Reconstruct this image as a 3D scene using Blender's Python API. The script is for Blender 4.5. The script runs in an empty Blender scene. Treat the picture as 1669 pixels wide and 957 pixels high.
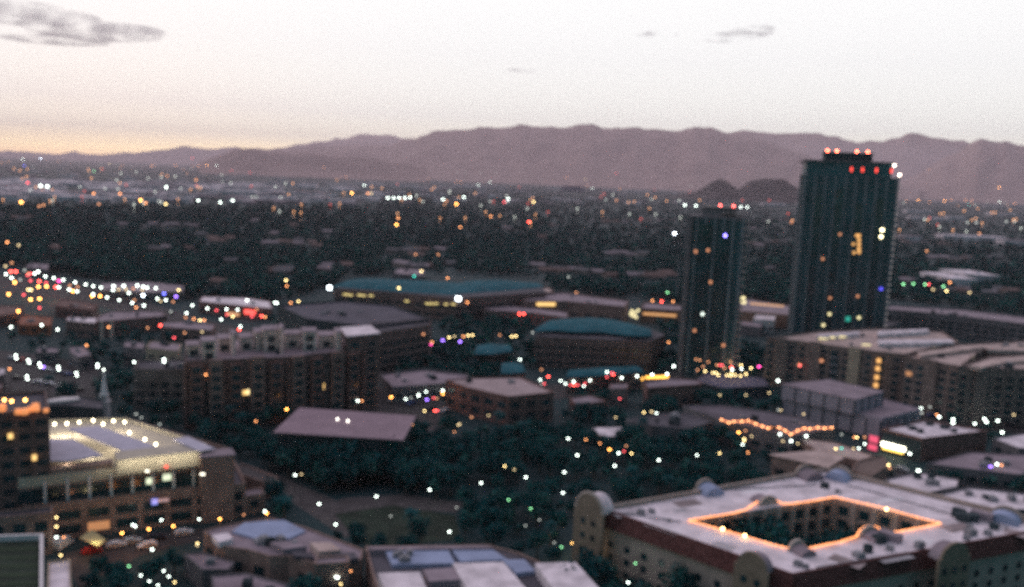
import bpy, math, random
import numpy as np
from mathutils import Matrix, Vector

random.seed(7)
rng = np.random.default_rng(11)
sc = bpy.context.scene
COL = sc.collection
R = math.radians

# ------------------------------------------------------------------ camera
CAM_H = 95.0
FPX = 1434.0
cam_data = bpy.data.cameras.new("camera")
cam_data.sensor_width = 36.0
cam_data.lens = FPX / 1669.0 * 36.0
cam_data.clip_start = 0.1
cam_data.clip_end = 200000.0
cam_data.dof.use_dof = True                 # the photograph is focused far too near
cam_data.dof.focus_distance = 2.0
cam_data.dof.aperture_fstop = 2.9
cam = bpy.data.objects.new("camera", cam_data)
COL.objects.link(cam)
CAM_R = Matrix.Rotation(R(90 - 7.7), 4, 'X') @ Matrix.Rotation(R(2.4), 4, 'Z')
cam.matrix_world = Matrix.Translation((0, 0, CAM_H)) @ CAM_R
sc.camera = cam

# ------------------------------------------------------------------ world
SUN_AZ = -26.0     # degrees from +Y, negative = to the left
SUN_EL = 0.6
world = bpy.data.worlds.new("World")
sc.world = world
world.use_nodes = True
nt = world.node_tree
for n in list(nt.nodes):
    nt.nodes.remove(n)
w_out = nt.nodes.new('ShaderNodeOutputWorld')
w_bg = nt.nodes.new('ShaderNodeBackground')
sky = nt.nodes.new('ShaderNodeTexSky')
sky.sky_type = 'NISHITA'
sky.sun_disc = False
sky.sun_elevation = R(SUN_EL)
sky.sun_rotation = R(SUN_AZ)
sky.altitude = 350
sky.air_density = 1.0
sky.dust_density = 1.2
sky.ozone_density = 1.5
# pale high overcast over the clear dusk sky: brightest in the west, dim in the east and overhead
tc = nt.nodes.new('ShaderNodeTexCoord')
sep = nt.nodes.new('ShaderNodeSeparateXYZ')
nt.links.new(tc.outputs['Generated'], sep.inputs[0])
def wmath(op, a, b=None, clamp=False):
    n = nt.nodes.new('ShaderNodeMath'); n.operation = op; n.use_clamp = clamp
    for i, v in enumerate((a, b)):
        if v is None: continue
        if isinstance(v, (int, float)): n.inputs[i].default_value = v
        else: nt.links.new(v, n.inputs[i])
    return n.outputs[0]
elev = sep.outputs['Z']
ramp = nt.nodes.new('ShaderNodeValToRGB')
nt.links.new(elev, ramp.inputs[0])
cr = ramp.color_ramp
while len(cr.elements) > 1: cr.elements.remove(cr.elements[-1])
cr.elements[0].position = 0.0; cr.elements[0].color = (3.0, 2.0, 1.1, 1)
for p, c in ((0.010, (3.1, 2.5, 1.4)), (0.030, (1.9, 1.88, 1.55)), (0.06, (1.3, 1.32, 1.25)), (0.13, (1.17, 1.18, 1.17)),
             (0.25, (1.15, 1.15, 1.15)), (0.5, (0.98, 0.86, 0.97)), (1.0, (0.72, 0.63, 0.78))):
    e = cr.elements.new(p); e.color = (*c, 1)
# west / east falloff
sx, sy = math.sin(R(SUN_AZ)), math.cos(R(SUN_AZ))
westness = wmath('ADD', wmath('MULTIPLY', sep.outputs['X'], sx), wmath('MULTIPLY', sep.outputs['Y'], sy))
mr = nt.nodes.new('ShaderNodeMapRange'); mr.clamp = True; mr.interpolation_type = 'SMOOTHSTEP'
westness = wmath('ADD', westness, wmath('MULTIPLY', elev, 0.5))
nt.links.new(westness, mr.inputs['Value'])
mr.inputs['From Min'].default_value = -0.15; mr.inputs['From Max'].default_value = 0.6
mr.inputs['To Min'].default_value = 0.0; mr.inputs['To Max'].default_value = 1.0
tint = nt.nodes.new('ShaderNodeMix'); tint.data_type = 'RGBA'
nt.links.new(mr.outputs[0], tint.inputs['Factor'])
tint.inputs['A'].default_value = (0.045, 0.15, 0.19, 1)
tint.inputs['B'].default_value = (1, 1, 1, 1)
mulc = nt.nodes.new('ShaderNodeMix'); mulc.data_type = 'RGBA'; mulc.blend_type = 'MULTIPLY'
mulc.inputs['Factor'].default_value = 1.0
nt.links.new(ramp.outputs[0], mulc.inputs['A']); nt.links.new(tint.outputs['Result'], mulc.inputs['B'])
SKY_N = 0.02
sc1 = nt.nodes.new('ShaderNodeMix'); sc1.data_type = 'RGBA'; sc1.blend_type = 'MULTIPLY'
sc1.inputs['Factor'].default_value = 1.0
nt.links.new(sky.outputs[0], sc1.inputs['A']); sc1.inputs['B'].default_value = (SKY_N, SKY_N, SKY_N, 1)
addc = nt.nodes.new('ShaderNodeMix'); addc.data_type = 'RGBA'; addc.blend_type = 'ADD'
addc.inputs['Factor'].default_value = 1.0
nt.links.new(mulc.outputs['Result'], addc.inputs['A']); nt.links.new(sc1.outputs['Result'], addc.inputs['B'])
nt.links.new(addc.outputs['Result'], w_bg.inputs['Color'])
w_bg.inputs['Strength'].default_value = 1.0
nt.links.new(w_bg.outputs[0], w_out.inputs[0])

# ------------------------------------------------------------------ sun (already at the horizon: hardly any direct light left)
sun_d = bpy.data.lights.new("sun", 'SUN')
sun_d.energy = 0.12
sun_d.angle = R(6)
sun_d.color = (1.0, 0.72, 0.5)
sun = bpy.data.objects.new("sun", sun_d)
COL.objects.link(sun)
dsun = Vector((math.sin(R(SUN_AZ)) * math.cos(R(3)), math.cos(R(SUN_AZ)) * math.cos(R(3)), math.sin(R(3))))
sun.rotation_euler = dsun.to_track_quat('Z', 'Y').to_euler()

# ------------------------------------------------------------------ exposure and render settings
sc.view_settings.view_transform = 'Standard'
sc.view_settings.look = 'None'
sc.view_settings.exposure = 0.0
sc.view_settings.gamma = 1.0
sc.cycles.use_denoising = False
sc.cycles.denoiser = 'OPENIMAGEDENOISE'
sc.cycles.max_bounces = 5
sc.cycles.diffuse_bounces = 2
sc.cycles.glossy_bounces = 2
sc.cycles.transmission_bounces = 2
sc.cycles.volume_bounces = 1
sc.cycles.transparent_max_bounces = 8
sc.cycles.sample_clamp_indirect = 2.0
sc.cycles.use_fast_gi = False

# ------------------------------------------------------------------ pixels of the photograph <-> world
CR3 = np.array(CAM_R.to_3x3())
def px(x, y, z=0.0):
    d = CR3 @ np.array([(x - 834.5) / FPX, -(y - 478.5) / FPX, -1.0])
    t = (z - CAM_H) / d[2]
    return Vector((d[0] * t, d[1] * t, z))
def proj(P):
    P = np.atleast_2d(np.asarray(P, float)) - np.array([0, 0, CAM_H])
    c = P @ CR3
    return np.stack([834.5 + FPX * c[:, 0] / -c[:, 2], 478.5 - FPX * c[:, 1] / -c[:, 2]], 1)
def hz(x, yr, yb):
    """height whose roof shows at row yr when its foot shows at row yb"""
    lo, hi = 0.0, 94.0
    for _ in range(40):
        m = (lo + hi) / 2
        p = px(x, yr, m)
        if proj((p.x, p.y, 0))[0, 1] > yb: hi = m
        else: lo = m
    return lo

# ------------------------------------------------------------------ materials
MATS = {}
def mat(name, col, rough=0.8, vary=0.25, scale=0.15, metal=0.0, spec=0.12, col2=None, detail=4.0, bump=0.0):
    if name in MATS: return MATS[name]
    m = bpy.data.materials.new(name); m.use_nodes = True
    t = m.node_tree; b = t.nodes['Principled BSDF']
    b.inputs['Roughness'].default_value = rough
    b.inputs['Metallic'].default_value = metal
    b.inputs['Specular IOR Level'].default_value = spec
    g = t.nodes.new('ShaderNodeNewGeometry')
    nz = t.nodes.new('ShaderNodeTexNoise'); nz.inputs['Scale'].default_value = scale
    nz.inputs['Detail'].default_value = detail
    t.links.new(g.outputs['Position'], nz.inputs['Vector'])
    rp = t.nodes.new('ShaderNodeValToRGB')
    t.links.new(nz.outputs['Fac'], rp.inputs[0])
    c2 = col2 or tuple(min(1, c * (1 + vary)) for c in col)
    c1 = tuple(c * (1 - vary) for c in col) if col2 is None else col
    rp.color_ramp.elements[0].position = 0.36; rp.color_ramp.elements[0].color = (*c1, 1)
    rp.color_ramp.elements[1].position = 0.64; rp.color_ramp.elements[1].color = (*c2, 1)
    t.links.new(rp.outputs[0], b.inputs['Base Color'])
    if bump:
        bp = t.nodes.new('ShaderNodeBump'); bp.inputs['Strength'].default_value = bump
        t.links.new(nz.outputs['Fac'], bp.inputs['Height']); t.links.new(bp.outputs[0], b.inputs['Normal'])
    MATS[name] = m
    return m
def emit(name, col, strength, light=False):
    if name in MATS: return MATS[name]
    m = bpy.data.materials.new(name); m.use_nodes = True
    b = m.node_tree.nodes['Principled BSDF']
    b.inputs['Base Color'].default_value = (*[c * 0.6 for c in col], 1)
    b.inputs['Emission Color'].default_value = (*col, 1)
    b.inputs['Emission Strength'].default_value = strength
    m.cycles.emission_sampling = 'AUTO' if light else 'NONE'
    MATS[name] = m
    return m

M_CONC = mat('concrete', (0.30, 0.27, 0.26), vary=0.2)
M_CREAM = mat('cream_stucco', (0.42, 0.34, 0.26), vary=0.12, scale=0.3)
M_PALE = mat('pale_stucco', (0.50, 0.43, 0.38), vary=0.12, scale=0.3)
M_BRICK = mat('red_brick', (0.22, 0.125, 0.11), vary=0.25, scale=0.5)
M_BROWN = mat('brown_brick', (0.19, 0.13, 0.12), vary=0.2, scale=0.4)
M_TANB = mat('tan_brick', (0.31, 0.215, 0.185), vary=0.18, scale=0.4)
M_GREYW = mat('grey_wall', (0.17, 0.16, 0.17), vary=0.2)
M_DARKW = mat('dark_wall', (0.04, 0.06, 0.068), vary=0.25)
M_WHITE = mat('white_paint', (0.70, 0.66, 0.66), vary=0.1)
M_ROOFW = mat('white_membrane_roof', (0.78, 0.70, 0.73), vary=0.2, scale=0.22)
M_ROOFM = mat('weathered_gravel_roof', (0.30, 0.245, 0.275), vary=0.18, scale=0.15)
M_ROOFD = mat('dark_asphalt_roof', (0.095, 0.09, 0.105), vary=0.25, scale=0.1)
M_ROOFT = mat('tan_roof', (0.54, 0.42, 0.38), vary=0.2, scale=0.15)
M_ROOFB = mat('pale_blue_roof', (0.33, 0.39, 0.55), vary=0.12, scale=0.2)
M_TILE = mat('brown_roof_tiles', (0.13, 0.055, 0.05), vary=0.3, scale=1.0)
M_TEAL = mat('teal_copper_roof', (0.02, 0.115, 0.145), vary=0.18, scale=0.15, rough=0.8, spec=0.05)
M_GLASS = mat('dark_glass', (0.010, 0.045, 0.055), vary=0.4, scale=0.2, rough=0.18, spec=0.6)
M_CURT = mat('tower_glass', (0.015, 0.078, 0.095), vary=0.3, scale=0.08, rough=0.3, spec=0.5)
M_METAL = mat('grey_metal', (0.28, 0.28, 0.30), rough=0.5, vary=0.15)
M_POLE = mat('lamp_post_metal', (0.12, 0.12, 0.12), rough=0.5, vary=0.2)
M_TRUNK = mat('bark', (0.09, 0.065, 0.045), vary=0.3, scale=2.0)
M_LEAF = [mat('leaf_dark', (0.010, 0.068, 0.076), vary=0.3, scale=0.6, spec=0.03),
          mat('leaf_mid', (0.016, 0.092, 0.094), vary=0.3, scale=0.6, spec=0.03),
          mat('leaf_light', (0.034, 0.128, 0.110), vary=0.3, scale=0.6, spec=0.03)]
M_ROAD = mat('asphalt', (0.055, 0.053, 0.055), vary=0.2, scale=0.2)
M_PATH = mat('concrete_paving', (0.085, 0.078, 0.078), vary=0.2, scale=0.3)
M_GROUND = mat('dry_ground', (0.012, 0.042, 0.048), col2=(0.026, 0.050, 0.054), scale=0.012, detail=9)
M_MOUNT = mat('desert_rock', (0.34, 0.24, 0.22), vary=0.12, scale=0.003, detail=8)
M_LAWN = mat('dark_lawn', (0.025, 0.04, 0.028), vary=0.25, scale=0.2)
M_TYRE = mat('tyre_rubber', (0.02, 0.02, 0.02), vary=0.1)

# ------------------------------------------------------------------ mesh helpers
ORIGIN = Vector((0, 0, 0))
class MB:
    def __init__(s): s.v = []; s.f = []; s.m = []; s.mi = 0
    def add(s, vs, fs):
        k = len(s.v)
        s.v += [tuple(v) for v in vs]
        s.f += [tuple(i + k for i in f) for f in fs]
        s.m += [s.mi] * len(fs)
        return s
    def box(s, c, size, ang=0.0):
        cx, cy, cz = c; a, b, h = size[0] / 2, size[1] / 2, size[2] / 2
        ca, sa = math.cos(ang), math.sin(ang)
        vs = []
        for z in (-h, h):
            for x, y in ((-a, -b), (a, -b), (a, b), (-a, b)):
                vs.append((cx + x * ca - y * sa, cy + x * sa + y * ca, cz + z))
        return s.add(vs, [(3, 2, 1, 0), (4, 5, 6, 7), (0, 1, 5, 4), (1, 2, 6, 5), (2, 3, 7, 6), (3, 0, 4, 7)])
    def prism(s, pts, z0, z1, off=0.0):
        n = len(pts); z0s = z0 if isinstance(z0, (list, tuple)) else [z0] * n
        z1s = z1 if isinstance(z1, (list, tuple)) else [z1] * n
        vs = [(p[0], p[1], z0s[i]) for i, p in enumerate(pts)] + [(p[0], p[1], z1s[i]) for i, p in enumerate(pts)]
        fs = [tuple(reversed(range(n))), tuple(range(n, 2 * n))]
        for i in range(n):
            j = (i + 1) % n
            fs.append((i, j, n + j, n + i))
        return s.add(vs, fs)
    def tube(s, a, b, r0, r1=None, n=6):
        a = Vector(a); b = Vector(b); r1 = r0 if r1 is None else r1
        d = (b - a).normalized()
        u = d.orthogonal().normalized(); w = d.cross(u)
        vs = []
        for P, r in ((a, r0), (b, r1)):
            for k in range(n):
                t = 2 * math.pi * k / n
                vs.append(P + u * math.cos(t) * r + w * math.sin(t) * r)
        fs = [(i, (i + 1) % n, n + (i + 1) % n, n + i) for i in range(n)]
        fs += [tuple(reversed(range(n))), tuple(range(n, 2 * n))]
        return s.add(vs, fs)
    def ball(s, c, r, n=8, m=5, sz=1.0):
        vs = [(c[0], c[1], c[2] - r * sz)]
        for j in range(1, m):
            t = math.pi * j / m - math.pi / 2
            for i in range(n):
                p = 2 * math.pi * i / n
                vs.append((c[0] + r * math.cos(t) * math.cos(p), c[1] + r * math.cos(t) * math.sin(p), c[2] + r * sz * math.sin(t)))
        vs.append((c[0], c[1], c[2] + r * sz))
        fs = []
        for i in range(n):
            fs.append((0, 1 + (i + 1) % n, 1 + i))
            for j in range(m - 2):
                a = 1 + j * n
                fs.append((a + i, a + (i + 1) % n, a + n + (i + 1) % n, a + n + i))
            a = 1 + (m - 2) * n
            fs.append((a + i, a + (i + 1) % n, len(vs) - 1))
        return s.add(vs, fs)
    def mesh(s, name, mats, off=ORIGIN):
        me = bpy.data.meshes.new(name)
        me.from_pydata([(v[0] - off[0], v[1] - off[1], v[2] - off[2]) for v in s.v], [], s.f)
        mats = mats if isinstance(mats, (list, tuple)) else [mats]
        for mm in mats: me.materials.append(mm)
        if len(mats) > 1: me.polygons.foreach_set('material_index', s.m)
        me.update()
        return me
    def build(s, name, mats, parent=None, label=None, at=None):
        off = Vector(parent.location) if parent is not None and at is None else (Vector(at) if at is not None else ORIGIN)
        o = bpy.data.objects.new(name, s.mesh(name, mats, off))
        COL.objects.link(o)
        if parent is not None: o.parent = parent
        elif at is not None: o.location = at
        if label: o['label'] = label
        return o
def tag(o, label=None, cat=None, group=None, kind=None):
    if label: o['label'] = label
    if cat: o['category'] = cat
    if group: o['group'] = group
    if kind: o['kind'] = kind
    return o
def empty(name, loc, label, cat, group=None):
    o = bpy.data.objects.new(name, None); COL.objects.link(o)
    o.location = loc; o.empty_display_size = 1
    return tag(o, label, cat, group)
def child(name, me, root, loc=(0, 0, 0), rz=0.0, scale=None, label=None):
    o = bpy.data.objects.new(name, me); COL.objects.link(o); o.parent = root
    o.location = loc; o.rotation_euler = (0, 0, rz)
    if scale is not None: o.scale = scale
    if label: o['label'] = label
    return o
def area2(p):
    return sum(p[i][0] * p[(i + 1) % len(p)][1] - p[(i + 1) % len(p)][0] * p[i][1] for i in range(len(p)))
def ccw(p): return list(p) if area2(p) > 0 else list(reversed(p))
def inset(pts, d):
    """move the edges of a convex-ish CCW polygon inwards by d"""
    n = len(pts); out = []
    for i in range(n):
        a, b, c = Vector(pts[i - 1][:2]), Vector(pts[i][:2]), Vector(pts[(i + 1) % n][:2])
        e1 = (b - a).normalized(); e2 = (c - b).normalized()
        n1 = Vector((-e1.y, e1.x)); n2 = Vector((-e2.y, e2.x))
        bis = (n1 + n2)
        k = d / max(0.35, (1 + n1.dot(n2)) / 2) / 2
        q = b + bis * k
        out.append((q.x, q.y))
    return out

FOOT = []      # footprints of what is built, to keep trees off: list of polygons
def pts_px(pp, z): return [(v.x, v.y) for v in (px(x, y, z) for x, y in pp)]

def slab_ring(mb, pts, d, z0, z1):
    """a parapet: ring of thickness d round a CCW polygon"""
    inn = inset(pts, d); n = len(pts)
    for i in range(n):
        j = (i + 1) % n
        quad = [pts[i], pts[j], inn[j], inn[i]]
        mb.add([(*q, z0) for q in quad] + [(*q, z1) for q in quad],
               [(3, 2, 1, 0), (4, 5, 6, 7), (0, 1, 5, 4), (2, 3, 7, 6)])

LIT_WARM = emit('lit_window_warm', (1.0, 0.62, 0.22), 1.4)
LIT_YEL = emit('lit_window_yellow', (1.0, 0.85, 0.45), 1.6)
LIT_DIM = emit('lit_window_dim', (1.0, 0.45, 0.2), 0.45)
LIT_BLUE = emit('lit_window_blue', (0.12, 0.1, 1.0), 2.0)

def add_windows(root, pts, z0, z1, fh=3.6, sp=4.0, w=2.0, h=1.7, glass=None, lit=0.02, minlen=5.0, skip=(), both=False, name='window', litmat=None, proud=0.05):
    """window panes as parts on every wall of a CCW footprint that faces the viewpoint side"""
    glass = glass or M_GLASS
    loc = Vector(root.location)
    nf = max(1, int((z1 - z0) / fh))
    spots = []
    n = len(pts)
    for i in range(n):
        if i in skip: continue
        a = Vector(pts[i]); b = Vector(pts[(i + 1) % n])
        L = (b - a).length
        if L < minlen: continue
        e = (b - a) / L; nrm = Vector((e.y, -e.x))
        mid = (a + b) / 2
        if nrm.dot(-mid) < 0 and not both: continue
        k = max(1, int(L / sp)); m = L / k
        for f in range(nf):
            zc = z0 + fh * f + fh * 0.55
            if zc + h / 2 > z1: continue
            for q in range(k):
                P = a + e * (m * (q + 0.5)) + nrm * proud * 0.5
                spots.append((P.x, P.y, zc, math.atan2(e.y, e.x)))
    mb = MB().box((0, 0, 0), (w, proud, h))
    me = mb.mesh(name, glass)
    meshes = {}
    if len(spots) > 100:
        spots.sort(key=lambda s: math.hypot(s[0], s[1]))
    for s in spots[:100]:
        M = me
        if random.random() < lit:
            lm = litmat or random.choice((LIT_WARM, LIT_DIM, LIT_DIM, LIT_DIM))
            if lm.name not in meshes: meshes[lm.name] = mb.mesh('lit_window', lm)
            M = meshes[lm.name]
        child(name, M, root, (s[0] - loc.x, s[1] - loc.y, s[2] - loc.z), s[3], label='lit window' if M is not me else None)
    if len(spots) > 100:
        r = MB()
        for s in spots[100:]:
            r.box((s[0], s[1], s[2]), (w, proud, h), s[3])
        o = r.build(name, glass, root); o['kind'] = 'stuff'

def rooftop_units(root, pts, z, n, seed, size=(1.2, 2.6)):
    rr = random.Random(seed)
    c = Vector((sum(p[0] for p in pts) / len(pts), sum(p[1] for p in pts) / len(pts)))
    for k in range(n):
        i = rr.randrange(len(pts))
        t = rr.uniform(0.1, 0.72); u = rr.random()
        e = Vector(pts[i]).lerp(Vector(pts[(i + 1) % len(pts)]), u)
        P = c.lerp(e, t)
        a, b, h = rr.uniform(*size), rr.uniform(*size), rr.uniform(0.8, 1.8)
        ang = math.atan2(pts[1][1] - pts[0][1], pts[1][0] - pts[0][0])
        mb = MB().box((P.x, P.y, z + h / 2), (a, b, h), ang)
        mb.box((P.x, P.y, z + h + 0.08), (a * 0.6, b * 0.6, 0.16), ang)
        mb.build('air_unit', rr.choice((M_METAL, M_DARKW, M_METAL)), root)

def building(label, roof_px, z, wall, roof, name='building', cat='building', group=None, zb=0.0, parapet=0.9, win=None, units=0, pts=None, overhang=0.0, bands=None, foot=True):
    P = ccw(pts if pts is not None else pts_px(roof_px, z))
    c = (sum(p[0] for p in P) / len(P), sum(p[1] for p in P) / len(P), zb)
    root = empty(name, c, label, cat, group)
    if foot: FOOT.append(P)
    W = MB().prism(P, zb, z - 0.25)
    if bands:
        for (b0, b1, off) in bands:
            slab = inset(P, -off)
            W.prism(slab, b0, b1)
    W.build('wall', wall, root)
    RP = inset(P, -overhang) if overhang else inset(P, 0.01)
    MB().prism(RP, z - 0.25, z).build('roof', roof, root)
    if parapet and not overhang:
        mb = MB(); slab_ring(mb, inset(P, -0.06), 0.35, z - 0.5, z + parapet)
        mb.build('parapet', wall, root)
    if win is not None:
        w = dict(win); z0 = w.pop('z0', 0.6); add_windows(root, P, zb + z0, z - w.pop('top', 0.6), **w)
    if units: rooftop_units(root, inset(P, 1.0), z, units, hash(label) % 1000 if False else sum(map(ord, label)))
    return root, P
# ------------------------------------------------------------------ ground, hills, haze
def at_d(x, y, D):
    """the point seen at (x, y) that stands D metres away over the ground"""
    d = CR3 @ np.array([(x - 834.5) / FPX, -(y - 478.5) / FPX, -1.0])
    t = D / math.hypot(d[0], d[1])
    return Vector((d[0] * t, d[1] * t, CAM_H + d[2] * t))

g = MB()
xs = [-30000, -6000, -2000, -700, 0, 700, 2000, 6000, 30000]; ys = [-900, 0, 500, 1500, 4000, 12000, 28500]
g.add([(x, y, 0) for y in ys for x in xs],
      [(j * 9 + i, j * 9 + i + 1, (j + 1) * 9 + i + 1, (j + 1) * 9 + i) for j in range(6) for i in range(8)])
tag(g.build('ground', M_GROUND), 'dry dark valley floor under the whole city', 'ground', kind='structure')

def ridge(name, prof, D, depth, label, seed, m=None, foot_y=None):
    """a hill mass: crest follows prof (x, y of the crest), slopes down towards and away from the viewpoint, gullied"""
    rr = np.random.default_rng(seed)
    xs = np.arange(prof[0][0], prof[-1][0] + 1, 6.0)
    cy = np.interp(xs, [p[0] for p in prof], [p[1] for p in prof])
    # small roughness of the crest
    rough = sum(np.interp(xs, np.arange(xs[0] - 60, xs[-1] + 120, st), rr.normal(0, am, len(np.arange(xs[0] - 60, xs[-1] + 120, st))))
                for st, am in ((40, 1.5), (17, 1.3), (8, 0.7)))
    cy = cy + rough
    NR = 18
    v = []; f = []
    gul = rr.normal(0, 1.7, (NR + 1, len(xs)))
    for _ in range(3):
        gul = (gul + np.roll(gul, 1, 1) + np.roll(gul, -1, 1)) / 3
    for k in range(NR + 1):
        t = k / NR * 2 - 1            # -1 near foot, 0 crest, 1 far foot
        for i, x in enumerate(xs):
            P = at_d(x, cy[i], D)
            h = max(P.z, 1.0)
            dirv = Vector((P.x, P.y)).normalized()
            dd = D + t * depth * (0.6 + 0.4 * h / 500)
            fall = (1 - abs(t)) ** 1.35 if t < 0 else (1 - t) ** 1.1
            z = h * fall + (gul[k, i] * h * 0.10 * (1 - abs(t)) * (abs(t) * 3 if abs(t) < .33 else 1))
            if abs(t) == 1: z = -2
            # keep near slopes under the sight line to the crest
            lim = CAM_H + (h - CAM_H) * dd / D
            if k != NR // 2: z = min(z, lim - 2 if t < 0 else z)
            if k == NR // 2: z = h
            v.append((dirv.x * dd, dirv.y * dd, z))
    n = len(xs)
    for k in range(NR):
        for i in range(n - 1):
            f.append((k * n + i, k * n + i + 1, (k + 1) * n + i + 1, (k + 1) * n + i))
    mb = MB().add(v, f)
    o = mb.build(name, m or M_MOUNT)
    for p in o.data.polygons: p.use_smooth = True
    return tag(o, label, 'mountain', kind='structure')

ridge('mountains', [(330, 262), (365, 252), (395, 243), (425, 244), (455, 243), (490, 240), (540, 239), (590, 237), (640, 232), (680, 224), (705, 216), (725, 213), (745, 212), (775, 211), (800, 208), (815, 209), (850, 206),
      (900, 207), (930, 207), (948, 202), (965, 202), (985, 207), (1020, 209), (1060, 209), (1100, 211), (1137, 206), (1160, 209), (1185, 218), (1215, 222), (1260, 232), (1310, 250), (1360, 272), (1420, 292), (1500, 309)], 13000, 3200,
      'long mauve desert mountain range with a level broken crest', 3)
ridge('mountains', [(1120, 250), (1180, 218), (1210, 212), (1235, 213), (1260, 219), (1300, 219), (1340, 220), (1380, 226), (1400, 230), (1440, 229), (1465, 224), (1485, 217), (1505, 225), (1540, 228), (1570, 228), (1600, 236), (1660, 262), (1760, 315)], 26300, 1600,
      'pale farther mountains with one sharp peak behind the tall tower', 5)
ridge('mountains', [(1430, 311), (1480, 292), (1520, 272), (1550, 254), (1575, 240), (1600, 228), (1615, 231), (1640, 230), (1680, 236), (1740, 240), (1860, 262), (1960, 300)], 15000, 3000,
      'mauve mountain shoulder rising at the right end of the range', 8)
ridge('mountains', [(440, 246), (480, 238), (500, 231), (530, 229), (560, 224), (590, 219), (620, 219), (645, 222), (665, 227), (700, 238), (740, 262)], 26600, 1400,
      'pale hump of a far mountain left of the long range', 9)
ridge('mountains', [(-300, 244), (-200, 240), (-100, 243), (0, 247), (40, 247), (100, 251), (180, 250), (230, 245), (270, 242), (300, 239), (340, 241), (390, 243), (450, 250), (520, 265)], 27000, 1200,
      'thin pale line of far mountains on the left horizon', 12)
ridge('hills', [(325, 264), (350, 258), (372, 250), (392, 243), (408, 242), (425, 247), (445, 250), (462, 246), (485, 248), (520, 253), (570, 255), (640, 262), (700, 272)], 8200, 900,
      'low dark foothill in front of the left end of the range', 30)
ridge('hills', [(1070, 324), (1100, 318), (1125, 311), (1145, 304), (1160, 297), (1172, 292), (1182, 292), (1190, 299), (1200, 307), (1215, 314), (1235, 326)], 5200, 260, 'small dark rocky butte left of the tall tower', 21, m=mat('dark_rock', (0.05, 0.045, 0.045), vary=0.3, scale=0.01))
ridge('hills', [(1175, 326), (1195, 314), (1208, 307), (1222, 297), (1240, 293), (1262, 291), (1278, 290), (1290, 300), (1308, 312), (1330, 333)], 5300, 300, 'rounded dark rocky butte next to the tall tower', 22, m=MATS['dark_rock'])

# evening haze: one closed box round the place, the sky and clouds outside it
hb = MB().box((0, 13801, 549), (60004, 29406, 1102))
haze = hb.build('haze', [])
hm = bpy.data.materials.new('haze'); hm.use_nodes = True
ht = hm.node_tree
for n in list(ht.nodes): ht.nodes.remove(n)
ho = ht.nodes.new('ShaderNodeOutputMaterial'); hv = ht.nodes.new('ShaderNodeVolumePrincipled')
hv.inputs['Color'].default_value = (0.95, 0.80, 0.86, 1)
hv.inputs['Density'].default_value = 0.00005
hv.inputs['Anisotropy'].default_value = 0.3
ht.links.new(hv.outputs[0], ho.inputs['Volume'])
haze.data.materials.append(hm)
tag(haze, 'thin mauve evening haze over the valley', 'haze', kind='stuff')

# clouds: soft bodies far outside the haze
cm = bpy.data.materials.new('cloud'); cm.use_nodes = True
ct = cm.node_tree
for n in list(ct.nodes): ct.nodes.remove(n)
co = ct.nodes.new('ShaderNodeOutputMaterial'); cv = ct.nodes.new('ShaderNodeVolumePrincipled')
cv.inputs['Color'].default_value = (0.62, 0.56, 0.62, 1)
cv.inputs['Density'].default_value = 0.0017
cg = ct.nodes.new('ShaderNodeNewGeometry'); cn = ct.nodes.new('ShaderNodeTexNoise')
cn.inputs['Scale'].default_value = 0.0042; cn.inputs['Detail'].default_value = 5.0
cmr = ct.nodes.new('ShaderNodeMapRange'); cmr.inputs['From Min'].default_value = 0.42; cmr.inputs['From Max'].default_value = 0.62
cmr.inputs['To Min'].default_value = 0.0; cmr.inputs['To Max'].default_value = 0.0036
ct.links.new(cg.outputs['Position'], cn.inputs['Vector']); ct.links.new(cn.outputs['Fac'], cmr.inputs['Value']); ct.links.new(cmr.outputs[0], cv.inputs['Density'])
ct.links.new(cv.outputs[0], co.inputs['Volume'])
def cloud(label, blobs, D):
    c0 = at_d(blobs[0][0], blobs[0][1], D)
    mb = MB(); mpp = D / FPX
    for (x, y, w, h) in blobs:
        P = at_d(x, y, D + random.uniform(-200, 200))
        n, m = 20, 10
        vs = []
        for j in range(m + 1):
            t = math.pi * j / m
            for i in range(n):
                p = 2 * math.pi * i / n
                vs.append((P.x + w / 2 * mpp * math.sin(t) * math.cos(p), P.y + w / 3 * mpp * math.sin(t) * math.sin(p), P.z + h / 2 * mpp * math.cos(t)))
        mb.add(vs, [(j * n + i, (j + 1) * n + i, (j + 1) * n + (i + 1) % n, j * n + (i + 1) % n) for j in range(m) for i in range(n)])
    o = mb.build('cloud', cm, at=c0)
    tag(o, label, 'cloud', kind='stuff')
cloud('long grey cloud with ragged edges high at the left', [(60, 28, 180, 26), (20, 20, 120, 20), (150, 52, 190, 24), (200, 50, 130, 18), (100, 40, 110, 22), (40, 9, 110, 9), (225, 62, 70, 9), (90, 66, 160, 8), (240, 52, 60, 10)], 9000)
cloud('small faint grey cloud high at the right', [(1225, 52, 70, 14), (1205, 58, 90, 9), (1240, 46, 46, 10), (1180, 66, 70, 5)], 9000)
cloud('faint cloud wisp left of the small right cloud', [(1078, 55, 60, 8), (1060, 58, 50, 5)], 9000)
cloud('faint tiny cloud wisp above the middle of the range', [(850, 115, 50, 5), (862, 118, 30, 3)], 9000)

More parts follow.
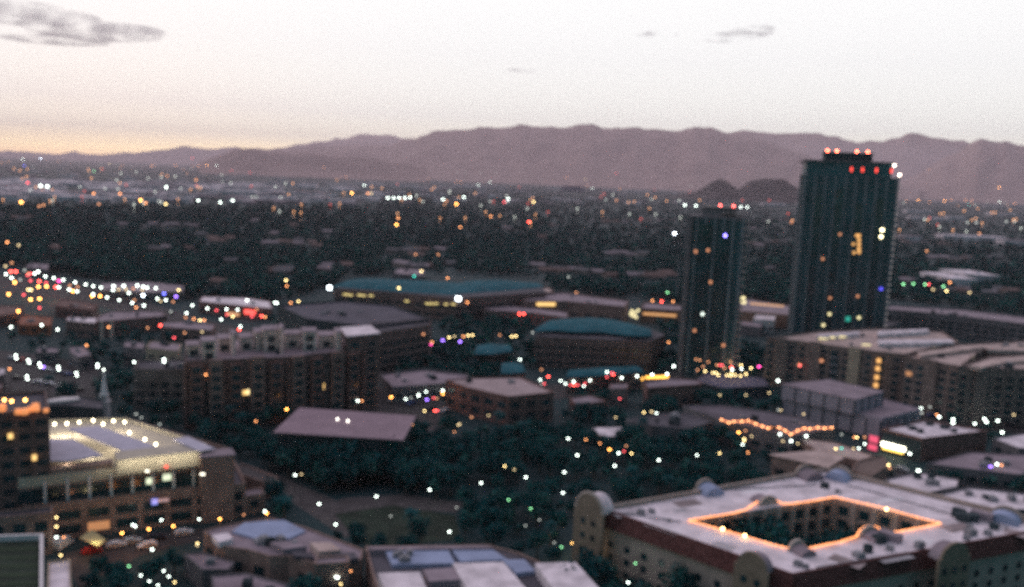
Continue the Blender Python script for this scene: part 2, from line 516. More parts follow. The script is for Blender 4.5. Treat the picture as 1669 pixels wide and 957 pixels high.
# ------------------------------------------------------------------ roads and open ground
def sheet(name, pp, m, label, z=0.02, kind='structure'):
    P = [px(x, y, 0) for x, y in pp]
    mb = MB(); vs = [(p.x, p.y, z) for p in P]
    mb.add(vs, [tuple(range(len(vs)))])
    o = mb.build(name, m)
    if sum((vs[i][0] * vs[(i + 1) % len(vs)][1] - vs[(i + 1) % len(vs)][0] * vs[i][1]) for i in range(len(vs))) < 0:
        o.data.flip_normals()
    tag(o, label, name.replace('_', ' '), kind=kind)
    ROADS.append([(p.x, p.y) for p in P])
    return o
ROADS = []
sheet('road', [(-60, 440), (30, 452), (170, 472), (330, 520), (450, 548), (440, 560), (300, 540), (150, 495), (20, 478), (-60, 470)], M_ROAD, 'wide avenue lined with lamps at upper left', 0.02)
sheet('parking_lot', [(-40, 566), (60, 578), (175, 600), (155, 650), (90, 650), (40, 640), (-60, 655)], M_ROAD, 'dark car park with twin lamps at left', 0.024)
sheet('road', [(585, 640), (700, 622), (745, 690), (700, 705), (640, 690), (600, 668)], M_ROAD, 'crossroads beside the brick hall', 0.028)
sheet('road', [(850, 628), (900, 652), (1000, 640), (1118, 622), (1110, 606), (980, 618), (890, 628)], M_ROAD, 'shop street with lit awnings', 0.032)
sheet('path', [(385, 752), (455, 775), (545, 815), (575, 838), (610, 880), (560, 875), (500, 835), (400, 770)], M_PATH, 'pale paved walk beside the parking garage', 0.036)
sheet('path', [(500, 835), (560, 812), (660, 806), (760, 820), (742, 836), (640, 828), (560, 842)], M_PATH, 'pale paved walk crossing the lawn', 0.04)
sheet('lawn', [(545, 838), (640, 824), (742, 840), (752, 880), (600, 892), (565, 862)], M_LAWN, 'dark lawn in front of the long building', 0.044)
sheet('road', [(100, 905), (200, 872), (330, 862), (440, 838), (470, 850), (330, 880), (230, 905), (130, 960)], M_ROAD, 'street lit orange below the garage', 0.048)
sheet('road', [(1475, 672), (1560, 668), (1700, 690), (1700, 715), (1600, 700), (1500, 690)], M_ROAD, 'street with lamps behind the flat roofed shops', 0.052)
sheet('road', [(1180, 690), (1300, 722), (1440, 750), (1520, 800), (1440, 790), (1330, 745), (1200, 720)], M_ROAD, 'street with lamps beside the string lit roof', 0.056)

# ------------------------------------------------------------------ towers
def tower(label, base_c, ang, W, Dp, H, bays, fh, sway):
    """glass tower: piers, floor slabs, stepped crown, balconies on its ends"""
    ca, sa = math.cos(ang), math.sin(ang)
    def L(x, y): return (base_c[0] + x * ca - y * sa, base_c[1] + x * sa + y * ca)
    root = empty('high_rise_tower', (base_c[0], base_c[1], 0), label, 'tower')
    P = [L(-W / 2, -Dp / 2), L(W / 2, -Dp / 2), L(W / 2, Dp / 2), L(-W / 2, Dp / 2)]
    FOOT.append(P)
    nf = int(H / fh)
    MB().prism(P, 0, H).build('glass_wall', M_CURT, root)
    # floor slabs, each a thin ledge all round
    s = MB()
    for k in range(1, nf + 1):
        s.prism(inset(P, -0.25), k * fh - 0.25, k * fh)
    o = s.build('floor_slab', mat('slab_edge', (0.09, 0.14, 0.16), vary=0.2), root); o['kind'] = 'stuff'
    # piers
    me = MB().box((0, 0, H / 2), (1.0, 0.7, H + 1.2)).mesh('pier', mat('pier_grey', (0.19, 0.23, 0.25), vary=0.15))
    for k in range(bays + 1):
        x = -W / 2 + W * k / bays
        for yy in (-Dp / 2 - 0.4, Dp / 2 + 0.4):
            q = L(x, yy); child('pier', me, root, (q[0] - base_c[0], q[1] - base_c[1], 0), ang)
    for sgn in (-1, 1):
        for k in range(3):
            q = L(sgn * (W / 2 + 0.4), -Dp / 2 + Dp * (k + 0.5) / 3)
            child('pier', me, root, (q[0] - base_c[0], q[1] - base_c[1], 0), ang + math.pi / 2)
    return root, P, L, nf

# tall tower
tl, tr = at_d(1291, 545, 590), at_d(1437, 548, 565)
D0 = (px(1360, 560, 0)).length
D0 = math.hypot(px(1360, 565, 0).x, px(1360, 565, 0).y)
A = at_d(1295, 500, D0 - 2); B = at_d(1443, 500, D0 + 6)
ang = math.atan2(B.y - A.y, B.x - A.x)
Wt = math.hypot(B.x - A.x, B.y - A.y)
Ht = at_d(1380, 288, D0).z
nrm = Vector((-math.sin(ang), math.cos(ang)))
Dt = 26.0
cT = ((A.x + B.x) / 2 + nrm.x * Dt / 2, (A.y + B.y) / 2 + nrm.y * Dt / 2)
tw, TP, TL, nf = tower('tall dark glass tower with red roof beacons', cT, ang, Wt, Dt, Ht, 9, 3.5, 0)
def tloc(x, y, z): q = TL(x, y); return (q[0] - cT[0], q[1] - cT[1], z)
def tbox(name, x, y, z0, z1, sx, sy, m, label=None):
    q = TL(x, y)
    return MB().box((q[0], q[1], (z0 + z1) / 2), (sx, sy, z1 - z0), ang).build(name, m, tw, label)
# recessed dark stripes give the face its tall bays
for k in (1, 3, 5, 7):
    x = -Wt / 2 + Wt * (k + 0.5) / 9
    tbox('bay', x, -Dt / 2 - 0.7, 6, Ht - 8 - (k % 3) * 4, Wt / 9 * 0.8, 1.0, M_GLASS)
# crown: top terrace, penthouse and overhanging fin
tbox('upper_storey', -0.03 * Wt, 1, Ht, Ht + 8.5, Wt * 0.93, Dt - 3, M_CURT)
tbox('parapet', -0.03 * Wt, 1, Ht + 8.5, Ht + 9.3, Wt * 0.97, Dt - 1.5, M_GREYW)
tbox('penthouse', -0.02 * Wt, 3, Ht + 9.3, Ht + 14, Wt * 0.52, Dt * 0.5, M_DARKW)
tbox('penthouse_roof', -0.02 * Wt, 3, Ht + 14, Ht + 14.5, Wt * 0.55, Dt * 0.55, M_GREYW)
tbox('roof_fin', -Wt * 0.5 - 0.8, 0, Ht + 8.0, Ht + 8.6, 4.0, Dt, M_GREYW)
M_RED = emit('red_beacon', (1.0, 0.10, 0.05), 34.0)
M_RED2 = emit('red_beacon_dim', (1.0, 0.07, 0.05), 2.6)
bme = MB().ball((0, 0, 0.6), 0.62).mesh('beacon', M_RED)
for fx in (-0.26, -0.155, 0.065, 0.185):
    child('beacon', bme, tw, tloc(fx * Wt, -2 if False else -Dt * 0.22 + 3, Ht + 14.6))
b2 = MB().box((0, 0, 0), (0.9, 0.5, 2.6)).mesh('red_light', M_RED2)
for fx in (0.0, 0.12, 0.27, 0.43):
    child('red_light', b2, tw, tloc(fx * Wt, -Dt / 2 + 2.2, Ht + 4.4), ang)
w1 = MB().ball((0, 0, 0), 0.7).mesh('roof_lamp', emit('pale_lamp', (1, 0.8, 0.65), 12))
child('roof_lamp', w1, tw, tloc(Wt * 0.455, -Dt / 2 + 2, Ht + 7.6))
child('roof_lamp', w1, tw, tloc(Wt * 0.5 + 0.6, -Dt / 2, Ht + 2.2))
# pale balcony stacks at both edges
bal = MB().box((0, 0, 0.1), (1.9, 3.0, 0.25)).box((0, -1.45, 0.95), (1.9, 0.12, 1.6)).box((0.9, 0, 0.95), (0.12, 3.0, 1.6)).mesh('balcony', M_WHITE)
bal2 = MB().box((0, 0, 0.1), (2.0, 3.0, 0.25)).box((0, -1.45, 0.65), (2.0, 0.12, 0.95)).mesh('balcony', M_CONC)
for k in range(1, nf + 1):
    child('balcony', bal, tw, tloc(Wt / 2 + 0.5, -Dt / 2 + 1.0, k * 3.5), ang)
    if k % 1 == 0 and k < nf - 1:
        child('balcony', bal2, tw, tloc(-Wt / 2 - 1.0, -Dt / 2 + 1.0, k * 3.5), ang)
bl_ = MB().box((0, 0, 0), (1.5, .08, .5)).mesh('balcony_edge_glow', emit('balcony_glow', (1.0, .78, .72), .42))  # dim glowing strips added so the right balcony edges look lit
for k in range(2, nf + 1):
    child('balcony_edge_glow', bl_, tw, tloc(Wt / 2 + .6, -Dt / 2 - .62, k * 3.5 + 1.0), ang)
def face_light(x, y, m, w=1.6, h=1.6, label='lit window'):
    """a lit pane on the tall tower's front, where the sight line meets that face"""
    d = CR3 @ np.array([(x - 834.5) / FPX, -(y - 478.5) / FPX, -1.0])
    n2 = Vector((-math.sin(ang), math.cos(ang))); p0 = Vector(cT) - n2 * (Dt / 2 + 1.3)
    t = p0.dot(n2) / (d[0] * n2.x + d[1] * n2.y)
    P = Vector((d[0] * t, d[1] * t, CAM_H + d[2] * t))
    MB().box((P.x, P.y, P.z), (w, 0.2, h), ang).build('lit_window', m, tw, label)
F_W = emit('tower_window_pale', (1.0, 0.85, 0.5), 7.0); F_O = emit('tower_window_amber', (1.0, 0.5, 0.16), 1.2); F_D = emit('tower_window_faint', (1.0, 0.4, 0.2), 0.9)
face_light(1438, 375, F_W, 1.8, 1.6); face_light(1436, 386, F_W, 1.6, 1.6)
for y in (384, 391, 398, 405, 411): face_light(1400, y, F_O, 1.8, 1.8)
for x, y in ((1392, 412), (1396, 384), (1391, 398)): face_light(x, y, F_O, 1.4, 1.6)
for x, y in ((1369, 382), (1341, 422), (1353, 486), (1398, 483), (1290, 362)): face_light(x, y, F_D, 1.4, 1.5)
face_light(1436, 471, LIT_BLUE, 1.5, 1.5, 'blue lit window')
face_light(1382, 520, emit('window_teal', (0.05, 0.6, 0.45), 0.6), 2.6, 3.0, 'teal lit window')
for x, y in ((1342, 530), (1352, 512), (1400, 518)): face_light(x, y, LIT_YEL, 1.6, 1.6)
# podium of the tower
building('dark glass podium at the foot of the tall tower', [(1290, 520), (1440, 535), (1470, 527), (1330, 512)], 9, M_GREYW, M_ROOFD, parapet=0.6)

# shorter tower
D1 = math.hypot(px(1155, 612, 0).x, px(1155, 612, 0).y)
A = at_d(1108, 560, D1 + 0); B = at_d(1196, 560, D1 - 2)
ang1 = math.atan2(B.y - A.y, B.x - A.x); W1 = math.hypot(B.x - A.x, B.y - A.y)
H1 = at_d(1165, 356, D1).z; Dp1 = 24.0
n1 = Vector((-math.sin(ang1), math.cos(ang1)))
c1 = ((A.x + B.x) / 2 + n1.x * Dp1 / 2, (A.y + B.y) / 2 + n1.y * Dp1 / 2)
s1, SP, SL, nf1 = tower('shorter glass tower left of the tall tower', c1, ang1, W1, Dp1, H1, 6, 3.5, 0)
def sbox(name, x, y, z0, z1, sx, sy, m, lab=None):
    q = SL(x, y)
    return MB().box((q[0], q[1], (z0 + z1) / 2), (sx, sy, z1 - z0), ang1).build(name, m, s1, lab)
sbox('bay', -W1 * 0.18, -Dp1 / 2 - 0.7, 4, H1 - 3, W1 * 0.28, 1.0, M_GLASS)
sbox('bay', W1 * 0.15, -Dp1 / 2 - 0.7, 4, H1 - 6, W1 * 0.2, 1.0, M_GLASS)
sbox('corner_pier', -W1 * 0.47, -Dp1 / 2 - 0.6, 0, H1 + 0.5, 2.6, 1.4, M_GREYW)
sbox('parapet', 0, 0, H1, H1 + 0.9, W1 + 0.6, Dp1 + 0.6, M_GREYW)
sbox('penthouse', 0.02 * W1, 3, H1 + 0.9, H1 + 5.0, W1 * 0.62, Dp1 * 0.5, M_GREYW)
sbox('penthouse_roof', 0.02 * W1, 3, H1 + 5.0, H1 + 5.5, W1 * 0.7, Dp1 * 0.6, M_CONC)
sbox('canopy', W1 * 0.3, 0, H1 + 2.4, H1 + 2.9, W1 * 0.4, Dp1 * 0.7, M_CONC)
q = SL(-W1 * 0.45, 0)
MB().tube((q[0], q[1], H1), (q[0], q[1], H1 + 7), 0.25).build('mast', M_METAL, s1)
bs = MB().box((0, 0, 0.1), (3.2, 3.0, 0.25)).box((0, -1.45, 0.65), (3.2, 0.12, 0.95)).mesh('balcony', M_CONC)
for k in range(2, nf1 + 1):
    qq = SL(W1 / 2 + 1.6, -Dp1 / 2 + 1.0)
    child('balcony', bs, s1, (qq[0] - c1[0], qq[1] - c1[1], k * 3.5), ang1)
sb = MB().ball((0, 0, 0.5), 0.5).mesh('beacon', emit('red_beacon_low', (1.0, 0.12, 0.1), 14.0))
for fx in (0.03, 0.28):
    qq = SL(fx * W1, 1); child('beacon', sb, s1, (qq[0] - c1[0], qq[1] - c1[1], H1 + 5.6))
def face_light1(x, y, m, w=1.3, h=1.4, label='lit window'):
    d = CR3 @ np.array([(x - 834.5) / FPX, -(y - 478.5) / FPX, -1.0])
    p0 = Vector(c1) - n1 * (Dp1 / 2 + 1.3)
    t = p0.dot(n1) / (d[0] * n1.x + d[1] * n1.y)
    P = Vector((d[0] * t, d[1] * t, CAM_H + d[2] * t))
    MB().box((P.x, P.y, P.z), (w, 0.2, h), ang1).build('lit_window', m, s1, label)
face_light1(1182, 384, emit('window_violet', (0.25, 0.2, 1.0), 9.0), 1.2, 1.2, 'violet blue lit window')
for x, y in ((1154, 408), (1158, 460), (1134, 410), (1132, 539), (1179, 563)): face_light1(x, y, F_D)
face_light1(1145, 512, emit('tower_window_white', (0.8, 0.9, 0.8), 2.5))

# ------------------------------------------------------------------ mission style hotel with a courtyard
ZH = 16.0
outer = ccw(pts_px([(985, 832), (1345, 768), (1722, 860), (1292, 938)], ZH))
court = ccw(pts_px([(1122, 848), (1360, 811), (1534, 853), (1300, 897)], ZH))
hc = (sum(p[0] for p in outer) / 4, sum(p[1] for p in outer) / 4, 0)
hotel = empty('hotel', hc, 'cream mission style hotel round a courtyard edged with orange lights', 'hotel')
FOOT_RING = (outer, court)
# match corners: start both lists at the nearest corner pairs
def nearest_order(o, c):
    best = min(range(4), key=lambda k: sum(math.dist(o[i], c[(i + k) % 4]) for i in range(4)))
    return [c[(i + best) % 4] for i in range(4)]
court = nearest_order(outer, court)
ring = MB()
for i in range(4):
    j = (i + 1) % 4
    q = [outer[i], outer[j], court[j], court[i]]
    ring.prism(q, 0, ZH - 0.3)
M_HWALL = mat('hotel_stucco', (0.42, 0.345, 0.30), vary=0.12, scale=0.3)
ring.build('wall', M_HWALL, hotel)
for i in range(4):
    j = (i + 1) % 4
    MB().prism([outer[i], outer[j], court[j], court[i]], ZH - 0.3, ZH).build('roof', M_ROOFW, hotel)
# tiled mansard band on the two near sides, stucco parapet on the far sides
fw = [proj((*p, ZH))[0] for p in outer]
for i in range(4):
    j = (i + 1) % 4
    a, b = Vector(outer[i]), Vector(outer[j]); e = (b - a).normalized(); nn = Vector((e.y, -e.x))
    mid = (a + b) / 2
    near = nn.dot(-mid) > 0
    if near:
        o0, o1 = a, b; lo0, lo1 = a + nn * 1.2 - e * 1.2, b + nn * 1.2 + e * 1.2
        mb = MB(); T = ZH + 0.35; Bz = ZH - 3.6
        mb.add([(*(o0 - nn * .4), T), (*(o1 - nn * .4), T), (*(o1 + nn * .1), T), (*(o0 + nn * .1), T), (*lo0, Bz), (*lo1, Bz), (*(o0 - nn * .02), Bz), (*(o1 - nn * .02), Bz),
                (*(o0 - nn * .4), ZH), (*(o1 - nn * .4), ZH)],
               [(0, 3, 2, 1), (3, 4, 5, 2), (4, 6, 7, 5), (0, 1, 9, 8)])
        mb.build('tiled_eave', M_TILE, hotel)
        # cornice under the tiles
        c = (mid + nn * 0.25)
        MB().box((c.x, c.y, Bz - 0.35), ((b - a).length, 0.6, 0.5), math.atan2(e.y, e.x)).build('cornice', M_CREAM, hotel)
    else:
        c = mid - nn * 0.3
        MB().box((c.x, c.y, ZH + 0.6), ((b - a).length, 0.5, 1.2), math.atan2(e.y, e.x)).build('parapet', M_HWALL, hotel)
add_windows(hotel, outer, 0.3, ZH - 3.8, fh=3.1, sp=4.6, w=1.5, h=1.6, lit=0.0)
# courtyard walls
cw = list(reversed(court))
add_windows(hotel, cw, 0.3, ZH - 0.6, fh=3.6, sp=4.4, w=2.4, h=2.3, lit=0.015, name='courtyard_window')
pm = MB().box((0, 0, ZH / 2), (1.1, 0.5, ZH - 0.8)).mesh('pier', M_PALE)
for i in range(4):
    a, b = Vector(cw[i]), Vector(cw[(i + 1) % 4]); e = (b - a).normalized(); nn = Vector((e.y, -e.x))
    if nn.dot(-(a + b) / 2) < 0: continue
    L_ = (b - a).length; k = int(L_ / 4.4)
    for qn in range(k + 1):
        P = a + e * (L_ * qn / k) + nn * 0.26
        child('pier', pm, hotel, (P.x - hc[0], P.y - hc[1], -0.1), math.atan2(e.y, e.x))
M_STR = emit('orange_light_strip', (1.0, 0.36, 0.13), 2.6)
M_STRB = emit('orange_lamp_bright', (1.0, 0.55, 0.16), 12)
def gable(cx, cy, ang, w, depth, rise, wallm, roofm, zb=0.0, z0=ZH, rim=True, label=None, name='curved_gable'):
    """espadana: a bay with a half-round head, its barrel roof running back over the flat roof"""
    ca, sa = math.cos(ang), math.sin(ang)
    def Q(x, y, z): return (cx + x * ca - y * sa, cy + x * sa + y * ca, z)
    prof = [(-w / 2, zb), (-w / 2, z0 + 0.6)]
    prof += [(-w / 2 * 0.86 * math.cos(math.pi * k / 12), z0 + 0.6 + (rise - 0.6) * math.sin(math.pi * k / 12)) for k in range(13)]
    prof += [(w / 2, z0 + 0.6), (w / 2, zb)]
    n = len(prof)
    mb = MB()
    T = 0.7
    mb.add([Q(x, -T, z) for x, z in prof] + [Q(x, 0, z) for x, z in prof],
           [tuple(range(n)), tuple(reversed(range(n, 2 * n)))] + [(i, n + i, n + (i + 1) % n, (i + 1) % n) for i in range(n)])
    o = mb.build(name, wallm, hotel, label)
    bp = [(-w / 2 * 0.84 * math.cos(math.pi * k / 12), z0 + (rise - 0.9) * math.sin(math.pi * k / 12)) for k in range(13)]
    m = len(bp)
    rb = MB().add([Q(x, 0.02, z) for x, z in bp] + [Q(x, depth, z) for x, z in bp],
                  [tuple(range(m)), tuple(reversed(range(m, 2 * m)))] + [(i, m + i, m + (i + 1) % m, (i + 1) % m) for i in range(m)])
    rb.build('barrel_roof', roofm, hotel).parent = o
    if rim:
        for k in range(2, 14):
            x0, zz0 = prof[k]; x1, zz1 = prof[k + 1]
        rm = MB()
        for k in range(1, n - 2):
            a_, b_ = Q(prof[k][0], -T / 2, prof[k][1] + 0.1), Q(prof[k + 1][0], -T / 2, prof[k + 1][1] + 0.1)
            if math.dist(a_, b_) > 0.05: rm.tube(a_, b_, 0.42, n=6)
        rm.build('gable_coping', M_PALE, hotel).parent = o
    # windows in the gable head
    return Q, prof
def edge_dir(i, j): 
    e = Vector(outer[j]) - Vector(outer[i]); return math.atan2(e.y, e.x)
pL, pF, pR, pB = [(v.x, v.y) for v in (px(985, 832, ZH), px(1345, 768, ZH), px(1722, 860, ZH), px(1292, 938, ZH))]
aLB = math.atan2(pB[1] - pL[1], pB[0] - pL[0])      # near left face direction
aBR = math.atan2(pR[1] - pB[1], pR[0] - pB[0])      # near right face direction
M_OLIVE = mat('olive_stucco', (0.25, 0.20, 0.15), vary=0.12, scale=0.3)
def on(x, y, z=ZH): v = px(x, y, z); return v.x, v.y
x0_, y0_ = on(962, 835)
gable(x0_, y0_, aLB, 8.6, 4.5, 4.8, M_OLIVE, M_ROOFW, label='olive corner gable with a round head')
gw = MB().box((0, -0.8, 0), (1.1, 0.12, 1.4)).mesh('window', M_GLASS)
def gwin(gx, gy, an, rows, cols, z0=3.0):
    for r_ in range(rows):
        for c_ in range(cols):
            u = (c_ - (cols - 1) / 2) * 3.0
            child('window', gw, hotel, (gx + u * math.cos(an) - hc[0], gy + u * math.sin(an) - hc[1], z0 + r_ * 3.6), an)
gwin(x0_, y0_, aLB, 4, 2)
x1_, y1_ = on(1232, 925); n_ = Vector((math.sin(aLB), -math.cos(aLB)))
gable(x1_ + n_.x * 1.6, y1_ + n_.y * 1.6, aLB, 7.6, 3.0, 4.0, M_OLIVE, M_ROOFM, rim=False, label='olive round headed gable on the near left face'); gwin(x1_ + n_.x * 1.6, y1_ + n_.y * 1.6, aLB, 4, 2)
x2_, y2_ = on(1540, 905); n_ = Vector((math.sin(aBR), -math.cos(aBR)))
gable(x2_ + n_.x * 2.0, y2_ + n_.y * 2.0, aBR, 9.5, 3.0, 4.0, M_OLIVE, M_ROOFM, rim=False, label='olive round headed gable on the near right face'); gwin(x2_ + n_.x * 2, y2_ + n_.y * 2, aBR, 4, 3)
for (gx, gy, aa, w_, d_, mm) in ((1150, 800, aBR + math.pi, 8.0, 6, M_ROOFB), (1312, 776, aBR + math.pi, 8.5, 6, M_ROOFM), (1370, 778, aLB + math.pi, 8.5, 6, M_ROOFB), (1640, 846, aLB + math.pi, 9.5, 6, M_ROOFB)):
    X, Y = on(gx, gy)
    gable(X, Y, aa, w_ * .85, d_ * .7, 3.2, M_HWALL, mm, zb=10, rim=False)
for (gx, gy, aa, w_) in ((1250, 822, aBR, 6.0), (1418, 874, aBR + math.pi, 6.0), (1300, 897, aBR + math.pi, 5.0)):
    X, Y = on(gx, gy)
    gable(X, Y, aa, w_, 3.6, 2.4, M_PALE, M_ROOFM, zb=8, rim=False)
# orange light strip along the courtyard edge, lifting over the two round gables
path = [(1122, 848), (1195, 836.5), (1215, 831), (1228, 822), (1240, 815), (1252, 812), (1264, 815), (1276, 821), (1290, 821), (1320, 817), (1360, 810), (1410, 821), (1445, 829), (1490, 842), (1534, 853),
        (1505, 859), (1450, 869), (1436, 868), (1432, 860), (1422, 857), (1410, 858), (1400, 866), (1396, 875), (1370, 883), (1300, 897), (1260, 888), (1210, 873), (1160, 859), (1122, 848)]
P3 = [px(x, y, ZH + 0.5) for x, y in path]
st = MB()
for a, b in zip(P3, P3[1:]):
    st.tube(a, b, 0.12, n=6)
    nb = max(1, int((b - a).length / 1.1))
    for q in range(nb): st.ball(a.lerp(b, (q + .5) / nb) + Vector((0, 0, .04)), .17 + .12 * random.random(), n=6, m=4)
st.build('light_strip', M_STR, hotel, 'orange string of lights round the courtyard edge')
for (x, y) in ((1178, 862), (1214, 873), (1445, 830)):
    v = px(x, y, ZH + 0.9); MB().ball(v, 0.38).build('lamp', emit('amber_lamp', (1, .62, .25), 10), hotel)
# roof clutter
rooftop_units(hotel, [outer[0], outer[1], court[1], court[0]], ZH, 5, 3)
for (x, y, s_) in ((1045, 838, 1.4), (1062, 836, 1.2), (1090, 850, .8), (1344, 795, 1.6), (1365, 803, 1.0), (1562, 842, 2.4), (1572, 850, 2.2), (1580, 862, 1.2), (1620, 862, 1.6), (1610, 872, 1.4), (1450, 897, 1.3), (1575, 880, 1.2), (1300, 922, 1.3), (1313, 926, 1.0)):
    v = px(x, y, ZH)
    MB().box((v.x, v.y, ZH + s_ * .4), (s_ * 1.2, s_, s_ * .8), aLB).box((v.x, v.y, ZH + s_ * .86), (s_ * .7, s_ * .6, .12), aLB).build('air_unit', M_METAL if s_ < 1.5 else M_DARKW, hotel)
for (x, y) in ((1575, 848), (1600, 846), (1450, 880)):
    v = px(x, y, ZH); MB().box((v.x, v.y, ZH + .9), (5, 2.2, 1.8), aLB + (.5 if x == 1575 else 0)).build('skylight', M_ROOFM if x != 1575 else M_DARKW, hotel)
PM = [mat('roof_patch_grey', (.42, .40, .42), vary=.2), mat('roof_patch_pale', (.82, .78, .80), vary=.1), mat('roof_patch_brown', (.34, .28, .28), vary=.25)]
for k, (x, y, a_, b_) in enumerate(((1020, 838, 6, 3), (1080, 862, 9, 2.4), (1120, 820, 7, 4), (1180, 890, 5, 3), (1230, 800, 8, 2), (1380, 915, 7, 4), (1460, 910, 9, 2.5), (1500, 880, 5, 4), (1560, 860, 8, 4), (1620, 855, 6, 3), (1450, 815, 9, 2), (1660, 870, 6, 4), (1110, 832, 4, 2))):
    v = px(x, y, ZH); MB().box((v.x, v.y, ZH + .015), (a_, b_, .03), aLB if k % 2 else aBR).build('roof_patch', PM[k % 3], hotel)
for (xa, ya, xb, yb) in ((1000, 834, 1110, 850), (1150, 800, 1330, 790), (1380, 790, 1560, 840), (1330, 925, 1480, 900)):
    MB().tube(px(xa, ya, ZH + .25), px(xb, yb, ZH + .25), .16).build('roof_pipe', M_METAL, hotel)
# entrance lamps at the corner gable
for (x, y) in ((935, 885), (956, 893)):
    v = px(x, y, 3.2); MB().ball(v, 0.5).box((v.x, v.y, v.z + .8), (.5, .5, .4)).build('wall_lamp', M_STRB, hotel)
# ------------------------------------------------------------------ left office tower
building('dark brown brick office tower with orange roof terrace lights', [(-150, 690), (80, 672), (74, 642), (-140, 655)], 32, M_BROWN, M_ROOFD, win=dict(fh=3.4, sp=3.6, w=2.4, h=1.5, lit=0.0, z0=4), name='office_tower', units=2)
ot = bpy.data.objects['office_tower']
oc = ot.location
def glow(root, x, y, z, s, m, name='lamp', sz=(1, 1, 1), label=None):
    v = px(x, y, z); return MB().box((v.x, v.y, v.z), (s * sz[0], s * sz[1], s * sz[2])).build(name, m, root, label)
OR_S = emit('orange_soft', (1.0, 0.35, 0.12), 0.8)
for x, y, s in ((30, 671, 1.2), (40, 671, 1.3), (50, 667, 1.1), (58, 662, 1.3), (60, 667, 1.0), (75, 669, .9), (2, 665, 1.6)): glow(ot, x, y, 33.2, s, OR_S, 'terrace_light')
for x, y in ((7, 652), (19, 654), (41, 652)):
    v = px(x, y, 35); MB().ball(v, .36).build('roof_lamp', emit('sodium_lamp', (1, .42, .1), 14), ot)
def wall_win(root, x, y, D, m, w=1.4, h=1.5, a=0, label='lit window'):
    v = at_d(x, y, D); MB().box(tuple(v), (w, .3, h), a).build('lit_window', m, root, label)
# a pane on the front wall: distance found from the roof edge
e0, e1 = px(0, 679, 32), px(80, 672, 32)
Df = math.hypot((e0.x + e1.x) / 2, (e0.y + e1.y) / 2) - 0.6
wa = math.atan2(e1.y - e0.y, e1.x - e0.x)
def on_plane(x, y, P0, a):
    d = CR3 @ np.array([(x - 834.5) / FPX, -(y - 478.5) / FPX, -1.0]); nn = Vector((-math.sin(a), math.cos(a)))
    t = (P0[0] * nn.x + P0[1] * nn.y) / (d[0] * nn.x + d[1] * nn.y)
    return Vector((d[0] * t, d[1] * t, CAM_H + d[2] * t))
def pane(root, x, y, P0, a, m, w=1.4, h=1.5, name='lit_window', label='lit window', out=0.35):
    v = on_plane(x, y, (P0[0] + math.sin(a) * out, P0[1] - math.cos(a) * out), a)
    return MB().box(tuple(v), (w, .25, h), a).build(name, m, root, label)
pane(ot, 17, 711, e0, wa, LIT_WARM, 1.1, 1.3); pane(ot, 56, 746, e0, wa, LIT_WARM, 1.0, 1.4)
pane(ot, 61, 838, e0, wa, emit('sign_white', (0.9, 0.95, 1), 2.2), 4.2, .8, 'sign_panel', 'white lit sign band over the entrance')
pane(ot, 60, 843, e0, wa, emit('sign_red', (1, .1, .12), 1.5), 2.0, .6, 'sign_panel', 'red lit sign band over the entrance', out=.4)
# entrance block at its foot
building('brown brick entrance block at the foot of the office tower', [(-60, 852), (84, 838), (86, 828), (-50, 840)], 10, M_TANB, M_ROOFD, win=dict(fh=4.2, sp=4.5, w=2.6, h=2.4, lit=0), parapet=.5)

# ------------------------------------------------------------------ brick parking garage with lit top deck
PG = [(80, 829), (399, 793), (380, 770), (90, 800)]
gr, gP = building('brick parking garage with brightly lit roof deck and pale canopies', [(40, 832), (400, 793), (372, 735), (205, 686), (20, 690)], 8.5, M_TANB, M_ROOFD, name='parking_garage', parapet=1.0, win=dict(fh=3.7, sp=6.3, w=5.0, h=2.2, z0=0.3))
P_up = ccw(pts_px([(30, 786), (342, 752), (336, 728), (205, 686), (20, 690)], 15.0))
M_DECK = mat('lit_deck_concrete', (0.52, 0.47, 0.38), vary=0.1, scale=0.3)
MB().prism(P_up, 8.5, 14.8).build('upper_wall', M_TANB, gr)
MB().prism(inset(P_up, 0.01), 14.8, 15.0).build('deck', M_DECK, gr)
mb = MB(); slab_ring(mb, inset(P_up, -0.06), 0.4, 13.4, 15.9); mb.build('deck_parapet', M_DECK, gr)
# raised light court walls and ramp block
rb = ccw(pts_px([(190, 750), (327, 735), (322, 722), (186, 736)], 19.0))
MB().prism(rb, 15.0, 19.0).build('ramp_block', M_DECK, gr)
bt = ccw(pts_px([(328, 745), (382, 741), (376, 732), (322, 735)], 18.2))
stt_ = MB().prism(bt, 0, 18.0).build('stair_tower', M_TANB, gr)
MB().prism(inset(bt, -.3), 18.0, 18.35).build('stair_tower_roof', M_ROOFM, gr).parent = stt_
bl2 = ccw(pts_px([(20, 772), (184, 754), (182, 748), (20, 764)], 17.2))
MB().prism(bl2, 8.5, 17.2).build('stair_block', M_TANB, gr)
def canopy(pp, z, root, m, zc=15.0, posts=True):
    P = ccw(pts_px(pp, z))
    MB().prism(P, z - .3, z).build('canopy', m, root)
    if posts:
        for p in inset(P, 1.2): MB().tube((p[0], p[1], zc), (p[0], p[1], z - .3), .15).build('canopy_post', M_METAL, root)
M_CANO = mat('canopy_membrane', (0.52, 0.50, 0.59), vary=0.08, scale=0.3)
canopy([(20, 712), (120, 716), (168, 742), (110, 751), (20, 752)], 18.6, gr, M_CANO)
canopy([(108, 698), (160, 694), (267, 731), (214, 740)], 18.6, gr, M_CANO)
canopy([(281, 716), (306, 711), (351, 731), (325, 735)], 19.4, gr, M_CANO)
